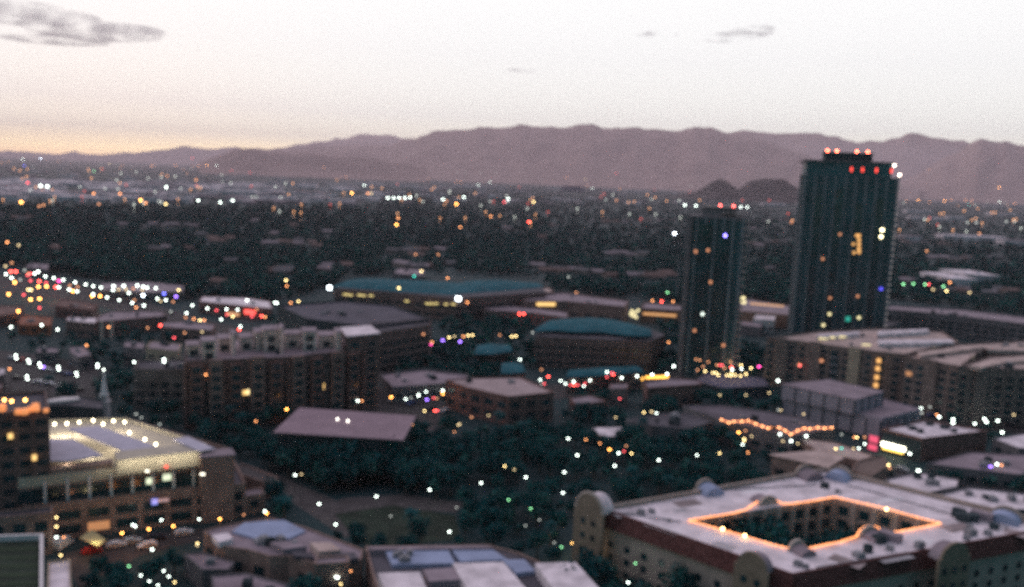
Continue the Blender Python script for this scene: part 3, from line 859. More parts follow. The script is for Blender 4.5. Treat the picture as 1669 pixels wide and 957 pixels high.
# deck lamps (they do light the deck)
dl = MB().ball((0, 0, 3.6), .36).mesh('deck_lamp', emit('deck_lamp', (1.0, 0.86, 0.55), 9))
dlp = MB().tube((0, 0, 0), (0, 0, 3.3), .08).mesh('lamp_post', M_POLE)
def plight(root, v, watts, col, r=.3):
    l = bpy.data.lights.new('lamp_or_fill_light', 'POINT'); l.energy = watts; l.color = col; l.shadow_soft_size = r
    o = bpy.data.objects.new('lamp_or_fill_light', l); COL.objects.link(o); o.parent = root
    o.location = Vector(v) - Vector(root.location)
for k, (x, y) in enumerate(((89, 690), (109, 689), (129, 687), (152, 684), (168, 690), (185, 685), (203, 687), (211, 704), (236, 715), (254, 723))):
    v = px(x, y, 18.8); child('deck_lamp', dl, gr, (v.x - gr.location.x, v.y - gr.location.y, 15.0))
    child('lamp_post', dlp, gr, (v.x - gr.location.x, v.y - gr.location.y, 15.0))
    plight(gr, (v.x, v.y - 0.8, 18.0), 560, (1.0, .88, .64), .8)
for (x, y) in ((110, 758), (150, 735), (228, 752), (262, 745), (300, 742), (200, 722), (90, 705), (250, 736), (290, 728)):
    v = px(x, y, 17.0); plight(gr, (v.x, v.y, 17.2), 560, (1.0, .88, .64), .8)  # further lights without fixtures, added to brighten deck and ramp block
for (x, y, s) in ((100, 758, 1.8), (116, 758, 2.0), (330, 773, 1.5), (240, 768, 1.2)):
    glow(gr, x, y, 16.6, .7, emit('deck_white', (1, .93, .75), 3.0), 'deck_light', (s, .5, .6))
glow(gr, 271, 761, 15.9, .5, M_RED2, 'red_light')
# white columns of the open storey
cf0, cf1 = px(40, 832, 8.5), px(400, 793, 8.5)
ga = math.atan2(cf1.y - cf0.y, cf1.x - cf0.x)
u0, u1 = px(30, 786, 15), px(342, 752, 15)
ua = math.atan2(u1.y - u0.y, u1.x - u0.x)
cme = MB().box((0, 0, 0), (.7, .7, 5.6)).mesh('column', M_WHITE)
owin = MB().box((0, 0, 0), (5.2, .2, 3.4)).mesh('opening', M_GLASS)
def wash(root, a, b, z, out, watts, h=.5):  # long area light added to brighten a wall, no fixture modelled
    c = (Vector((a.x, a.y)) + Vector((b.x, b.y))) / 2; an = math.atan2(b.y - a.y, b.x - a.x)
    l = bpy.data.lights.new('wall_fill_light', 'AREA'); l.shape = 'RECTANGLE'; l.size = (b - a).length; l.size_y = h; l.energy = watts; l.color = (1.0, .89, .66)
    o = bpy.data.objects.new('wall_fill_light', l); COL.objects.link(o); o.parent = root
    o.location = Vector((c.x + math.sin(an) * out, c.y - math.cos(an) * out, z)) - Vector(root.location)
    X_ = Vector((math.cos(an), math.sin(an), 0)); Z_ = Vector((math.sin(an), -math.cos(an), .35)).normalized(); Y_ = Z_.cross(X_)
    o.rotation_euler = Matrix((X_, Y_, Z_)).transposed().to_euler()
fr0, fr1 = px(190, 750, 19.0), px(327, 735, 19.0)
wash(gr, fr0, fr1, 18.2, 2.4, 420)
g0 = u0.lerp(u1, .4)
wash(gr, g0, u1, 16.2, 1.8, 110)
ow2 = MB().box((0, 0, 0), (5.2, .2, 3.2)).mesh('opening', mat('lit_glass', (.2, .18, .1), vary=.3))
Lg = (Vector((u1.x, u1.y)) - Vector((u0.x, u0.y))).length; eg = Vector((math.cos(ua), math.sin(ua)))
for k in range(9):
    P = Vector((u0.x, u0.y)) + eg * (Lg * (k + .5) / 9)
    q = P + Vector((math.sin(ua), -math.cos(ua))) * .15
    child('opening', owin, gr, (q.x - gr.location.x, q.y - gr.location.y, 11.0), ua)
    q = P + eg * 3.2 + Vector((math.sin(ua), -math.cos(ua))) * .6
    child('column', cme, gr, (q.x - gr.location.x, q.y - gr.location.y, 11.6), ua)
for x, y in ((330, 774), (272, 778), (245, 784)):
    pane(gr, x, y, u0, ua, emit('pale_green_window', (.9, 1, .7), 1.0), 2.0, 1.6)
pane(gr, 252, 818, cf0, ga, emit('blue_sign', (.3, .35, 1), 1.2), 1.4, 1.4, 'sign_panel', 'small blue lit sign on the parapet')
pane(gr, 262, 816, cf0, ga, emit('pink_sign', (.8, .5, .5), .5), 4.0, .7, 'sign_panel', 'faint pink sign band on the parapet')
building('low brick wing stepping down from the right end of the garage', [(396, 812), (432, 806), (425, 797), (392, 800)], 5, M_TANB, M_ROOFM, win=dict(fh=4, sp=4, w=2.4, h=2, lit=0), parapet=.4)
building('low brick arcade behind the right end of the garage', [(383, 772), (440, 790), (452, 780), (395, 757)], 4.5, M_TANB, M_PATH, win=dict(fh=4, sp=5, w=3, h=2.6, lit=0), parapet=.4)

# ------------------------------------------------------------------ bottom edge
br, bP = building('near roof with dark green artificial turf inside a white rim', [(-80, 884), (70, 879), (69, 1010), (-80, 1010)], 30, M_GREYW, M_LAWN, parapet=0, win=dict(fh=3.4, sp=4, w=2, h=1.6))
mb = MB(); slab_ring(mb, inset(bP, -0.1), .55, 29.6, 31.0); mb.build('parapet', M_WHITE, br)
M_TURF = mat('turf_strip', (.03, .05, .028), vary=.2)
for k in range(6):
    MB().prism(ccw(pts_px([(-70, 893 + k * 14), (62, 891 + k * 14), (62, 897 + k * 14), (-70, 899 + k * 14)], 30.05)), 30.004, 30.05).build('turf_panel', M_TURF, br)
building('small pale flat roof beside the green roof', [(79, 918), (114, 914), (118, 990), (76, 990)], 6, M_CREAM, M_ROOFW, parapet=.4, win=dict(fh=3.5, sp=4, w=2, h=1.6))
b7, P7 = building('low hall with stepped mauve and bluish roofs beside the orange street', [(332, 868), (356, 860), (440, 846), (500, 862), (592, 898), (588, 914), (520, 922), (470, 908), (440, 908), (405, 898), (366, 892), (352, 880)], 7, M_TANB, M_ROOFM, parapet=.35, win=dict(fh=4.2, sp=6, w=3, h=2.2, lit=0), units=8)
for pp, zz, mm in (([(378, 866), (398, 852), (462, 847), (498, 865), (470, 878), (430, 881)], 7.5, M_ROOFB), ([(440, 884), (478, 881), (500, 890), (462, 895)], 8.6, M_ROOFM), ([(505, 884), (540, 884), (556, 896), (520, 899)], 9.0, M_ROOFT),
                   ([(345, 872), (372, 868), (380, 878), (356, 884)], 8.4, M_ROOFW), ([(540, 902), (578, 900), (584, 910), (548, 913)], 8.2, M_ROOFD), ([(474, 898), (508, 901), (512, 909), (480, 906)], 8.0, M_ROOFD)):
    MB().prism(ccw(pts_px(pp, zz)), 7.0, zz).build('raised_roof', mm, b7)
building('small mauve roof left of the dark hedge by the hall', [(300, 905), (330, 902), (382, 918), (372, 930), (330, 930)], 5, M_GREYW, M_ROOFM, parapet=.3, units=1)
building('lower mauve roof in front of the pale roofed hall', [(345, 940), (400, 936), (480, 957), (470, 985), (350, 985)], 5, M_GREYW, M_ROOFM, parapet=.3, win=dict(fh=4, sp=5, w=2.4, h=1.8, lit=0), units=2)
building('tan entrance block with a bright lamp beside it', [(512, 922), (570, 918), (566, 908), (516, 911)], 9, M_TANB, M_ROOFM, parapet=.4, win=dict(fh=4.2, sp=5, w=2, h=1.8, lit=0))
b8, P8 = building('long low building with several pale roofs and blue skylights', [(596, 893), (795, 890), (850, 905), (905, 930), (985, 1000), (625, 1000)], 7, M_TANB, M_ROOFD, parapet=.4, units=0)
def subroof(root, pp, z, zb, m, name='raised_roof'):
    MB().prism(ccw(pts_px(pp, z)), zb, z).build(name, m, root)
subroof(b8, [(600, 891), (792, 889), (806, 893), (604, 896)], 8.4, 7.0, M_ROOFM)
subroof(b8, [(628, 897), (730, 895), (742, 918), (640, 920)], 8.0, 7.0, M_ROOFB, 'skylight')
subroof(b8, [(736, 896), (800, 894), (828, 912), (752, 915)], 8.0, 7.0, M_ROOFB, 'skylight')
subroof(b8, [(818, 912), (855, 912), (872, 930), (842, 934)], 8.0, 7.0, M_ROOFB, 'skylight')
subroof(b8, [(616, 934), (684, 932), (708, 990), (640, 990)], 9.5, 7.0, M_ROOFW)
subroof(b8, [(690, 928), (742, 925), (756, 944), (700, 948)], 9.0, 7.0, M_ROOFM)
subroof(b8, [(738, 918), (820, 916), (880, 985), (775, 985)], 9.5, 7.0, M_ROOFW)
subroof(b8, [(872, 918), (938, 916), (1000, 985), (920, 985)], 9.5, 7.0, M_ROOFW)
for (x, y) in ((645, 908), (652, 905), (660, 910), (668, 904), (655, 915), (664, 915)):
    v = px(x, y, 8); MB().tube((v.x, v.y, 8), (v.x, v.y, 9), .8, n=10).tube((v.x, v.y, 9), (v.x, v.y, 9.2), .5, n=10).build('roof_fan', M_METAL, b8)
plight(b8, px(700, 950, 5), 0.1, (1, .8, .5))

# ------------------------------------------------------------------ middle ground
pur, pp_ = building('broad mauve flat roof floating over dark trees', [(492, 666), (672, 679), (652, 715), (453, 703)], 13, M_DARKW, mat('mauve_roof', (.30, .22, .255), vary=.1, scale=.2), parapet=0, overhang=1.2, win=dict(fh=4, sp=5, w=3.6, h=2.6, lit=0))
for x, y in ((550, 683), (567, 686)):
    v = px(x, y, 13.6); MB().ball(v, .35).tube((v.x, v.y, 13), (v.x, v.y, 13.4), .1).build('roof_lamp', emit('roof_lamp_white', (.95, .9, .8), 5), pur)

# brick apartments
ba, bap = building('long red brown brick apartment block with cream rooftop lofts', [(302, 592), (470, 585), (592, 572), (560, 545), (460, 548), (302, 560)], 24, M_BROWN, M_ROOFM, name='apartment_building', bands=[(k * 3.4 - .3, k * 3.4, .25) for k in range(1, 7)], win=dict(fh=3.4, sp=5.0, w=3.9, h=2.1, lit=0), units=6)
hi = ccw(pts_px([(565, 548), (619, 543), (603, 531), (556, 534)], 30.5))
MB().prism(hi, 0, 30.2).build('corner_block', M_BROWN, ba); MB().prism(inset(hi, -.35), 30.2, 30.6).build('corner_block_roof', M_ROOFW, ba).parent = bpy.data.objects['corner_block']
add_windows(ba, hi, 1, 29, fh=3.4, sp=5, w=3.6, h=2.0, lit=0)
M_LOFT = mat('loft_stucco', (.72, .58, .52), vary=.15, scale=.3)
lm_ = 0
for (xa, xb, y, zt) in ((306, 326, 556, 28.5), (330, 352, 549, 31), (357, 375, 545, 29), (378, 384, 538, 32), (392, 412, 543, 29), (416, 428, 535, 31), (430, 455, 531, 32.5), (458, 462, 528, 34), (464, 490, 538, 29.5), (494, 516, 534, 31.5), (520, 545, 540, 29), (548, 556, 535, 31.5)):
    Q = ccw(pts_px([(xa, y + 8), (xb, y + 7), (xb - 3, y), (xa - 3, y + 1)], zt))
    lo_ = MB().prism(Q, 22, zt).build('loft', M_LOFT, ba)
    MB().prism(inset(Q, -.3), zt, zt + .3).build('loft_roof', M_ROOFM, ba).parent = lo_
    if xb - xa > 12:
        add_windows(ba, Q, 23.8, zt, fh=3.4, sp=4, w=2.8, h=2.4, lit=0, minlen=3)
a0, a1 = px(302, 592, 24), px(470, 585, 24); aa_ = math.atan2(a1.y - a0.y, a1.x - a0.x)
pane(ba, 398, 640, a0, aa_, LIT_WARM, 3.0, 1.6); pane(ba, 406, 639, a0, aa_, LIT_YEL, 1.6, 1.8)
b0_, b1_ = px(470, 585, 24), px(592, 572, 24); ab_ = math.atan2(b1_.y - b0_.y, b1_.x - b0_.x)
for x, y, m in ((513, 631, LIT_WARM), (525, 630, LIT_WARM)): pane(ba, x, y, b0_, ab_, m, 1.8, 2.2)
# vertical brick piers
pm_ = MB().box((0, 0, 12), (1.1, .8, 24)).mesh('pier', M_BRICK)
for (p, q, n) in ((a0, a1, 8), (b0_, b1_, 5)):
    for k in range(n + 1):
        P = Vector((p.x, p.y)).lerp(Vector((q.x, q.y)), k / n)
        an = math.atan2(q.y - p.y, q.x - p.x)
        child('pier', pm_, ba, (P.x + math.sin(an) * .5 - ba.location.x, P.y - math.cos(an) * .5 - ba.location.y, 0), an)
building('lower grey and cream apartment wing left of the brick block', [(218, 604), (300, 606), (338, 614), (345, 596), (300, 588), (225, 590)], 15, mat('grey_stucco', (.20, .17, .16), vary=.2), M_ROOFD, bands=[(3.3, 3.6, .3), (6.9, 7.2, .3), (10.5, 10.8, .3)], win=dict(fh=3.6, sp=4.5, w=2.6, h=2.2, lit=0), units=3)
building('small cream stair tower in front of the brick block', [(328, 624), (348, 623), (347, 618), (329, 619)], 15.5, M_CREAM, M_ROOFM, win=dict(fh=3.4, sp=3, w=1.4, h=2.2, lit=0, minlen=3), parapet=.5)

M_BAYB = mat('brick_bay', (.27, .18, .16), vary=.15)
for k, (x, zt, mm) in enumerate(((320, 23.5, M_BRICK), (352, 25, M_BAYB), (384, 23, M_BRICK), (420, 25.5, M_BAYB), (450, 23.2, M_BRICK), (484, 25, M_BAYB), (515, 23.5, M_BRICK), (548, 25, M_BAYB), (574, 24, M_BRICK))):
    p, q, an = (a0, a1, aa_) if x < 470 else (b0_, b1_, ab_)
    v = on_plane(x, 588, (p.x, p.y), an)
    tb_ = MB().box((v.x - math.sin(an) * -.9, v.y - math.cos(an) * .9, zt / 2), (4.6, 1.8, zt), an).build('bay', mm, ba)
    for f in range(1, 7):
        MB().box((v.x + math.sin(an) * 1.85, v.y - math.cos(an) * 1.85, f * 3.4 + 1.2), (3.0, .12, 1.9), an).build('bay_window', M_GLASS, ba).parent = tb_
# dark curved-roof office
dk, dkp = building('wide dark roofed office block behind the brick apartments', [(452, 500), (560, 492), (640, 500), (704, 523), (600, 535), (500, 522)], 20, M_DARKW, mat('slate_roof', (.095, .09, .115), vary=.18, scale=.1), bands=[(k * 4 - .5, k * 4, .4) for k in range(1, 5)], win=dict(fh=4, sp=4.5, w=3.4, h=1.8, lit=0), units=5)
building('dark brick office wing right of the brick apartments', [(598, 548), (700, 532), (704, 522), (604, 530)], 19.6, M_BROWN, M_ROOFD, bands=[(k * 3.9 - .5, k * 3.9, .3) for k in range(1, 5)], win=dict(fh=3.9, sp=4.4, w=3.4, h=1.8, lit=0))
building('low purple grey roofs beside the crossroads', [(618, 612), (690, 604), (760, 612), (770, 622), (700, 630), (640, 634)], 6, M_GREYW, M_ROOFM, win=dict(fh=4, sp=5, w=2.6, h=1.8, lit=0), units=5)

# teal wave roofs
def vault_roof(root, front, back, z, rise, wave, m, thick=.8, name='curved_roof'):
    """sheet roof arched between a front and a back eave (pixel polylines at height z), swelling along its length"""
    N, K = 28, 8
    def along(pl, t):
        n = len(pl) - 1; i = min(n - 1, int(t * n)); f = t * n - i
        return (pl[i][0] * (1 - f) + pl[i + 1][0] * f, pl[i][1] * (1 - f) + pl[i + 1][1] * f)
    top = []; bot = []
    for i in range(N + 1):
        t = i / N
        f = px(*along(front, t), z); b = px(*along(back, t), z)
        for k in range(K + 1):
            s = k / K; P = f.lerp(b, s)
            r = rise * math.sin(math.pi * s) ** .8 * wave(t)
            top.append((P.x, P.y, z + r)); bot.append((P.x, P.y, z + r - thick))
    n = K + 1; off = len(top); fs = []
    for i in range(N):
        for k in range(K):
            a = i * n + k
            fs.append((a, a + n, a + n + 1, a + 1)); fs.append((off + a, off + a + 1, off + a + n + 1, off + a + n))
    for i in range(N):
        a = i * n; fs.append((a, off + a, off + a + n, a + n)); a += K; fs.append((a, a + n, off + a + n, off + a))
    for k in range(K):
        fs.append((k, k + 1, off + k + 1, off + k)); a = N * n + k; fs.append((a, off + a, off + a + 1, a + 1))
    o = MB().add(top + bot, fs).build(name, m, root)
    for p in o.data.polygons: p.use_smooth = False
t1, t1p = building('long brick office with a wavy teal roof and yellow windows', [(545, 470), (640, 476), (742, 486), (890, 476), (880, 464), (700, 462), (560, 462)], 15, M_BROWN, M_ROOFD, bands=[(4.6, 5.0, .4), (9.6, 10.0, .4)], win=dict(fh=5, sp=7, w=5.4, h=1.6, lit=0), parapet=0)
vault_roof(t1, [(543, 467), (640, 475), (742, 481)], [(600, 455), (680, 458), (770, 462)], 15.2, 3.2, lambda t: .45 + .55 * abs(math.sin(t * math.pi * .95 + .3)), M_TEAL)
vault_roof(t1, [(744, 479), (820, 474), (886, 468)], [(760, 458), (810, 457), (870, 461)], 15.3, 3.0, lambda t: .35 + .65 * math.sin(min(1, t + .15) * math.pi), M_TEAL)
f0, f1 = px(545, 470, 15), px(742, 486, 15); fa = math.atan2(f1.y - f0.y, f1.x - f0.x)
WY = emit('office_yellow', (1.0, .78, .3), 1.1)
for x, y, w in ((563, 480, 3.4), (571, 481, 3), (586, 481, 3), (593, 482, 2.6), (605, 482, 3), (663, 491, 3), (697, 495, 3.2), (704, 495, 2.4), (711, 495, 2.4), (727, 496, 2.6), (739, 496, 2.8)):
    pane(t1, x, y, f0, fa, WY, w, .9, out=.7)
pane(t1, 537, 469, f0, fa, emit('white_sign', (.85, .95, 1), 8), 2.6, 2.6, 'lit_sign', 'round white lit sign at the left corner', out=1.0)
pane(t1, 747, 487, f0, fa, MATS['white_sign'], 3.2, 2.6, 'lit_sign', 'white lit sign below the middle of the teal roof', out=1.0)
t2, t2p = building('round brick office under a humped teal roof', [(872, 548), (960, 552), (1060, 556), (1085, 545), (1040, 530), (890, 532)], 15.5, M_BROWN, M_ROOFD, bands=[(k * 3.9 - .5, k * 3.9, .4) for k in range(1, 4)], win=dict(fh=3.9, sp=5, w=4, h=1.7, lit=0), parapet=0)
vault_roof(t2, [(870, 540), (905, 538), (945, 541), (985, 541), (1030, 547), (1063, 547)], [(900, 522), (930, 519), (965, 518), (1000, 521), (1030, 528), (1060, 537)], 17.5, 2.0, lambda t: .35 + .65 * math.sin(math.pi * (t * .8 + .1)), M_TEAL)
for (lab, fr, bk_, z) in (('small low teal roof left of the humped teal roof', [(773, 577), (805, 577), (836, 573)], [(778, 563), (800, 560), (828, 563)], 9),
                     ('small square teal roof by the street corner', [(816, 608), (835, 609), (856, 606)], [(818, 592), (835, 590), (850, 593)], 8)):
    r_, p_ = building(lab, [fr[0], fr[-1], bk_[-1], bk_[0]], z - .8, M_BROWN, M_ROOFD, parapet=0, win=dict(fh=4, sp=5, w=3, h=1.6, lit=0))
    vault_roof(r_, fr, bk_, z, 1.0, lambda t: 1, M_TEAL, .5)
r_, p_ = building('long low teal roof above the lit awnings', [(924, 612), (980, 612), (1046, 606), (1030, 600), (940, 603)], 8, M_BROWN, M_ROOFD, parapet=0, win=dict(fh=4, sp=5, w=3, h=1.6, lit=0))
vault_roof(r_, [(922, 615), (980, 612), (1050, 606)], [(930, 604), (985, 599), (1030, 598)], 8.8, 1.2, lambda t: 1, M_TEAL, .5)

# pale long halls behind
building('long brown flat roofed hall right of the wavy teal roof', [(745, 488), (905, 480), (895, 470), (770, 474)], 11, M_BROWN, M_ROOFT, win=dict(fh=5, sp=8, w=6, h=1.6, lit=0))
hB, hBp = building('long pinkish flat roofed hall behind the humped teal roof', [(850, 492), (925, 493), (1018, 502), (1025, 492), (925, 479), (880, 478)], 11, mat('pink_brick', (.26, .17, .15), vary=.15), M_ROOFM, win=dict(fh=5, sp=8, w=5, h=1.6, lit=0), units=3)
p0_, p1_ = px(850, 492, 11), px(925, 493, 11)
pane(hB, 890, 496, p0_, math.atan2(p1_.y - p0_.y, p1_.x - p0_.x), LIT_WARM, 13, 2.2, out=.4)
hC, hCp = building('low hall with warmly lit front left of the shorter tower', [(1044, 504), (1108, 508), (1120, 500), (1050, 494)], 9, mat('warm_brick', (.30, .17, .12), vary=.15), M_ROOFM, win=None)
p0_, p1_ = px(1044, 504, 9), px(1108, 508, 9); aC = math.atan2(p1_.y - p0_.y, p1_.x - p0_.x)
pane(hC, 1075, 513, p0_, aC, emit('warm_band', (1, .5, .2), .8), 22, 1.6, 'lit_sign', 'warm lit shopfront band')
for x, y in ((1030, 507), (1035, 510), (1040, 506), (1032, 515), (1037, 517), (1028, 512)): pane(hC, x, y, p0_, aC, LIT_YEL, 1.7, 1.7)
building('low teal and pink roofed shops with a red sign', [(788, 507), (870, 512), (925, 520), (925, 510), (872, 503), (800, 496)], 7, M_BROWN, M_ROOFM, win=dict(fh=5, sp=7, w=5, h=1.6, lit=0))
hD, _ = building('pale low shops with lit fronts between the two towers', [(1195, 507), (1290, 515), (1292, 500), (1210, 487)], 9, mat('shop_wall', (.32, .2, .15), vary=.15), M_ROOFM, parapet=.6)
p0_, p1_ = px(1195, 507, 9), px(1290, 515, 9); aD = math.atan2(p1_.y - p0_.y, p1_.x - p0_.x)
for x, y in ((1206, 486), (1212, 486), (1208, 491), (1213, 493)): pane(hD, x, y, p0_, aD, LIT_YEL, 2.2, 2.0)
pane(hD, 1250, 497, p0_, aD, emit('warm_band2', (1, .55, .3), .7), 22, 1.2, 'lit_sign', 'warm lit shopfront band')
building('pale blue grey house block between the two towers', [(1228, 522), (1262, 524), (1264, 517), (1232, 514)], 8, M_WHITE, M_ROOFW, win=dict(fh=4, sp=4, w=2.4, h=2, lit=0))
building('white low shed at the foot of the towers', [(1205, 530), (1240, 534), (1243, 528), (1210, 524)], 6, M_GREYW, M_ROOFM, parapet=.4)

# brick hall and neighbours
building('red brick hall with a broad pale hipped roof', [(727, 621), (770, 617), (848, 616), (903, 641), (829, 648), (765, 634)], 11, M_BRICK, mat('pale_pink_roof', (.42, .33, .33), vary=.12, scale=.2), win=dict(fh=4.6, sp=6, w=3.6, h=2.2, lit=0), bands=[(4.4, 4.9, .3)], parapet=.5, units=2)
building('small pink building right of the brick hall', [(928, 650), (960, 645), (990, 655), (940, 662)], 6, M_BRICK, M_ROOFM, parapet=.5, win=dict(fh=4.6, sp=5, w=2.6, h=2.0, lit=0))
building('narrow pink kiosk tower in front of the lit awnings', [(993, 635), (1022, 634), (1024, 626), (995, 627)], 8, mat('pink_stucco', (.35, .22, .2), vary=.15), M_ROOFM, parapet=.4, win=dict(fh=3.6, sp=3, w=1.6, h=1.6, lit=0, minlen=3))
building('brick shop row with a pale roof right of the awnings', [(1055, 634), (1144, 628), (1138, 621), (1095, 617), (1050, 624)], 9, M_BRICK, M_ROOFM, parapet=.6, win=dict(fh=4.2, sp=5, w=3, h=2.0, lit=0))
building('grey low roof with roof vents above the park trees', [(1020, 685), (1083, 674), (1128, 676), (1161, 689), (1120, 700), (1063, 695)], 7, M_GREYW, M_ROOFD, parapet=.4, units=9, win=dict(fh=4, sp=4, w=2.4, h=1.8, lit=0))
building('small white pavilion roof among the park trees', [(967, 698), (1016, 697), (1004, 710), (984, 711)], 5, M_CREAM, M_ROOFW, parapet=0, overhang=.6, win=dict(fh=4, sp=3, w=2, h=1.8, lit=0))
sl, slp = building('dark shop roof edged with a wavy string of orange lights', [(1113, 663), (1175, 661), (1300, 680), (1360, 700), (1290, 712), (1180, 688)], 8, M_GREYW, mat('purple_grey_roof', (.15, .13, .15), vary=.2), parapet=.5, units=5, win=dict(fh=4, sp=5, w=3, h=1.8, lit=0))
path = [(1176, 684), (1188, 689), (1196, 687), (1209, 687), (1220, 686), (1232, 691), (1243, 695), (1252, 698), (1262, 695), (1270, 697), (1280, 702), (1289, 708), (1300, 702), (1311, 698), (1320, 699), (1333, 697), (1344, 698), (1356, 697)]
st = MB(); P3 = [px(x, y, 8.9) for x, y in path]
for a, b in zip(P3, P3[1:]): st.tube(a, b, .16, n=5)
st.build('string_lights', emit('string_orange', (1.0, .33, .12), 2.6), sl, 'wavy string of orange lights along the roof edge')
bb = MB().ball((0, 0, 0), .34).mesh('bulb', emit('bulb_orange', (1.0, .4, .16), 7))
for i in range(0, len(P3)):
    child('bulb', bb, sl, P3[i] - Vector(sl.location))
building('tan peaked roof between the park and the hotel', [(1258, 741), (1332, 735), (1372, 745), (1348, 760)], 8, M_TANB, M_ROOFT, parapet=0, overhang=.8, win=dict(fh=4, sp=5, w=3, h=1.8, lit=0))
building('brown rounded roof behind the far corner of the hotel', [(1388, 768), (1400, 752), (1438, 744), (1448, 760), (1420, 778)], 9, M_TANB, mat('brown_roof', (.2, .15, .13), vary=.2), parapet=.5, win=dict(fh=4, sp=5, w=3, h=1.8, lit=0))
building('tan long roof beside the lit street', [(1300, 715), (1360, 722), (1425, 745), (1400, 752), (1330, 735)], 6, M_TANB, M_ROOFT, parapet=.4, win=dict(fh=4, sp=5, w=3, h=1.8, lit=0))

# two-tier panelled building
M_PANEL = mat('lavender_panel', (.37, .33, .38), vary=.12, scale=.4)
tt, ttp = building('two tier pale panelled building with flat roofs', [(1275, 648), (1390, 672), (1436, 684), (1502, 668), (1440, 652), (1290, 632)], 8.0, M_PANEL, M_ROOFM, parapet=.5, bands=[(.1, .9, .12), (7.0, 7.5, .15)], win=None)
ttu = ccw(pts_px([(1274, 626), (1394, 651), (1440, 638), (1350, 619)], 14))
us_ = MB().prism(ttu, 8.0, 13.7).build('upper_storey', M_PANEL, tt); MB().prism(inset(ttu, -.3), 13.7, 14.05).build('upper_roof', M_ROOFM, tt).parent = us_
def ribs(root, pts, z0, z1, sp, m, w=.5):
    n = len(pts)
    for i in range(n):
        a, b = Vector(pts[i]), Vector(pts[(i + 1) % n]); L_ = (b - a).length; e = (b - a) / L_; nn = Vector((e.y, -e.x))
        if nn.dot(-(a + b) / 2) < 0 or L_ < 5: continue
        me = MB().box((0, 0, (z1 - z0) / 2), (w, .25, z1 - z0)).mesh('rib', m); k = int(L_ / sp)
        for q in range(k + 1):
            P = a + e * (L_ * q / k) + nn * .13
            child('rib', me, root, (P.x - root.location.x, P.y - root.location.y, z0), math.atan2(e.y, e.x))
ribs(tt, ttu, 8.0, 13.6, 5.5, M_DARKW); ribs(tt, ttp, .2, 6.9, 5.5, M_DARKW)

# red brick low shop with signs
rs, rsp = building('red brick shop with white roof and bright signs on its dark front', [(1438, 701), (1504, 717), (1610, 704), (1507, 687)], 8, M_BRICK, M_ROOFW, parapet=.6)
for (x, y, s_) in ((1487, 700, 1.7), (1515, 693, 1.6), (1540, 698, 2), (1476, 694, 1.2), (1500, 705, 1.3), (1555, 704, 1.2)):
    v = px(x, y, 8); MB().box((v.x, v.y, 8.6), (s_ * 1.6, s_, 1.1), .3).box((v.x, v.y, 9.2), (s_, s_ * .5, .2), .3).build('air_unit', M_DARKW, rs)
p0_, p1_ = px(1438, 701, 8), px(1504, 717, 8); aS = math.atan2(p1_.y - p0_.y, p1_.x - p0_.x)
mb = MB(); nS = Vector((math.sin(aS), -math.cos(aS))); c = (Vector((p0_.x, p0_.y)) + Vector((p1_.x, p1_.y))) / 2 + nS * .08
mb.box((c.x, c.y, 3.9), ((p1_ - p0_).length - .4, .1, 7.4), aS); mb.build('dark_front', M_DARKW, rs)
pane(rs, 1456, 728, p0_, aS, emit('bright_white_sign', (1, .92, .7), 7), 8.6, 1.5, 'lit_sign', 'long bright white sign', out=.5)
pane(rs, 1455, 734, p0_, aS, emit('amber_sign', (1, .6, .12), 3), 7.6, .9, 'lit_sign', 'amber glow strip under the white sign', out=.5)
pane(rs, 1424, 716, p0_, aS, emit('pink_neon', (1, .12, .22), .9), 3.2, 2.4, 'lit_sign', 'pink red lit sign, upper half', out=1.0)
pane(rs, 1422, 730, p0_, aS, MATS['pink_neon'], 3.2, 2.4, 'lit_sign', 'pink red lit sign, lower half', out=1.0)
building('white roofed low shop at the right edge', [(1618, 716), (1668, 708), (1720, 716), (1720, 736), (1660, 732)], 6, M_GREYW, M_ROOFW, parapet=.4, win=dict(fh=4, sp=5, w=3, h=1.8, lit=0))
building('long low shed with grey roof parts at the right edge', [(1510, 757), (1580, 738), (1720, 745), (1720, 782), (1600, 768)], 6, M_GREYW, M_ROOFM, parapet=.4, units=8, win=dict(fh=4, sp=5, w=3, h=1.8, lit=0))
for lab, pp, nu in (('white flat roof behind the far right side of the hotel', [(1442, 783), (1498, 771), (1563, 783), (1560, 796), (1511, 806), (1455, 794)], 4),
                ('white flat roof crowded with vents at the right edge', [(1530, 808), (1580, 796), (1720, 812), (1720, 836), (1574, 828)], 9)):
    building(lab, pp, 8, M_GREYW, M_ROOFW, parapet=.5, units=nu, win=dict(fh=4, sp=5, w=3, h=1.8, lit=0))

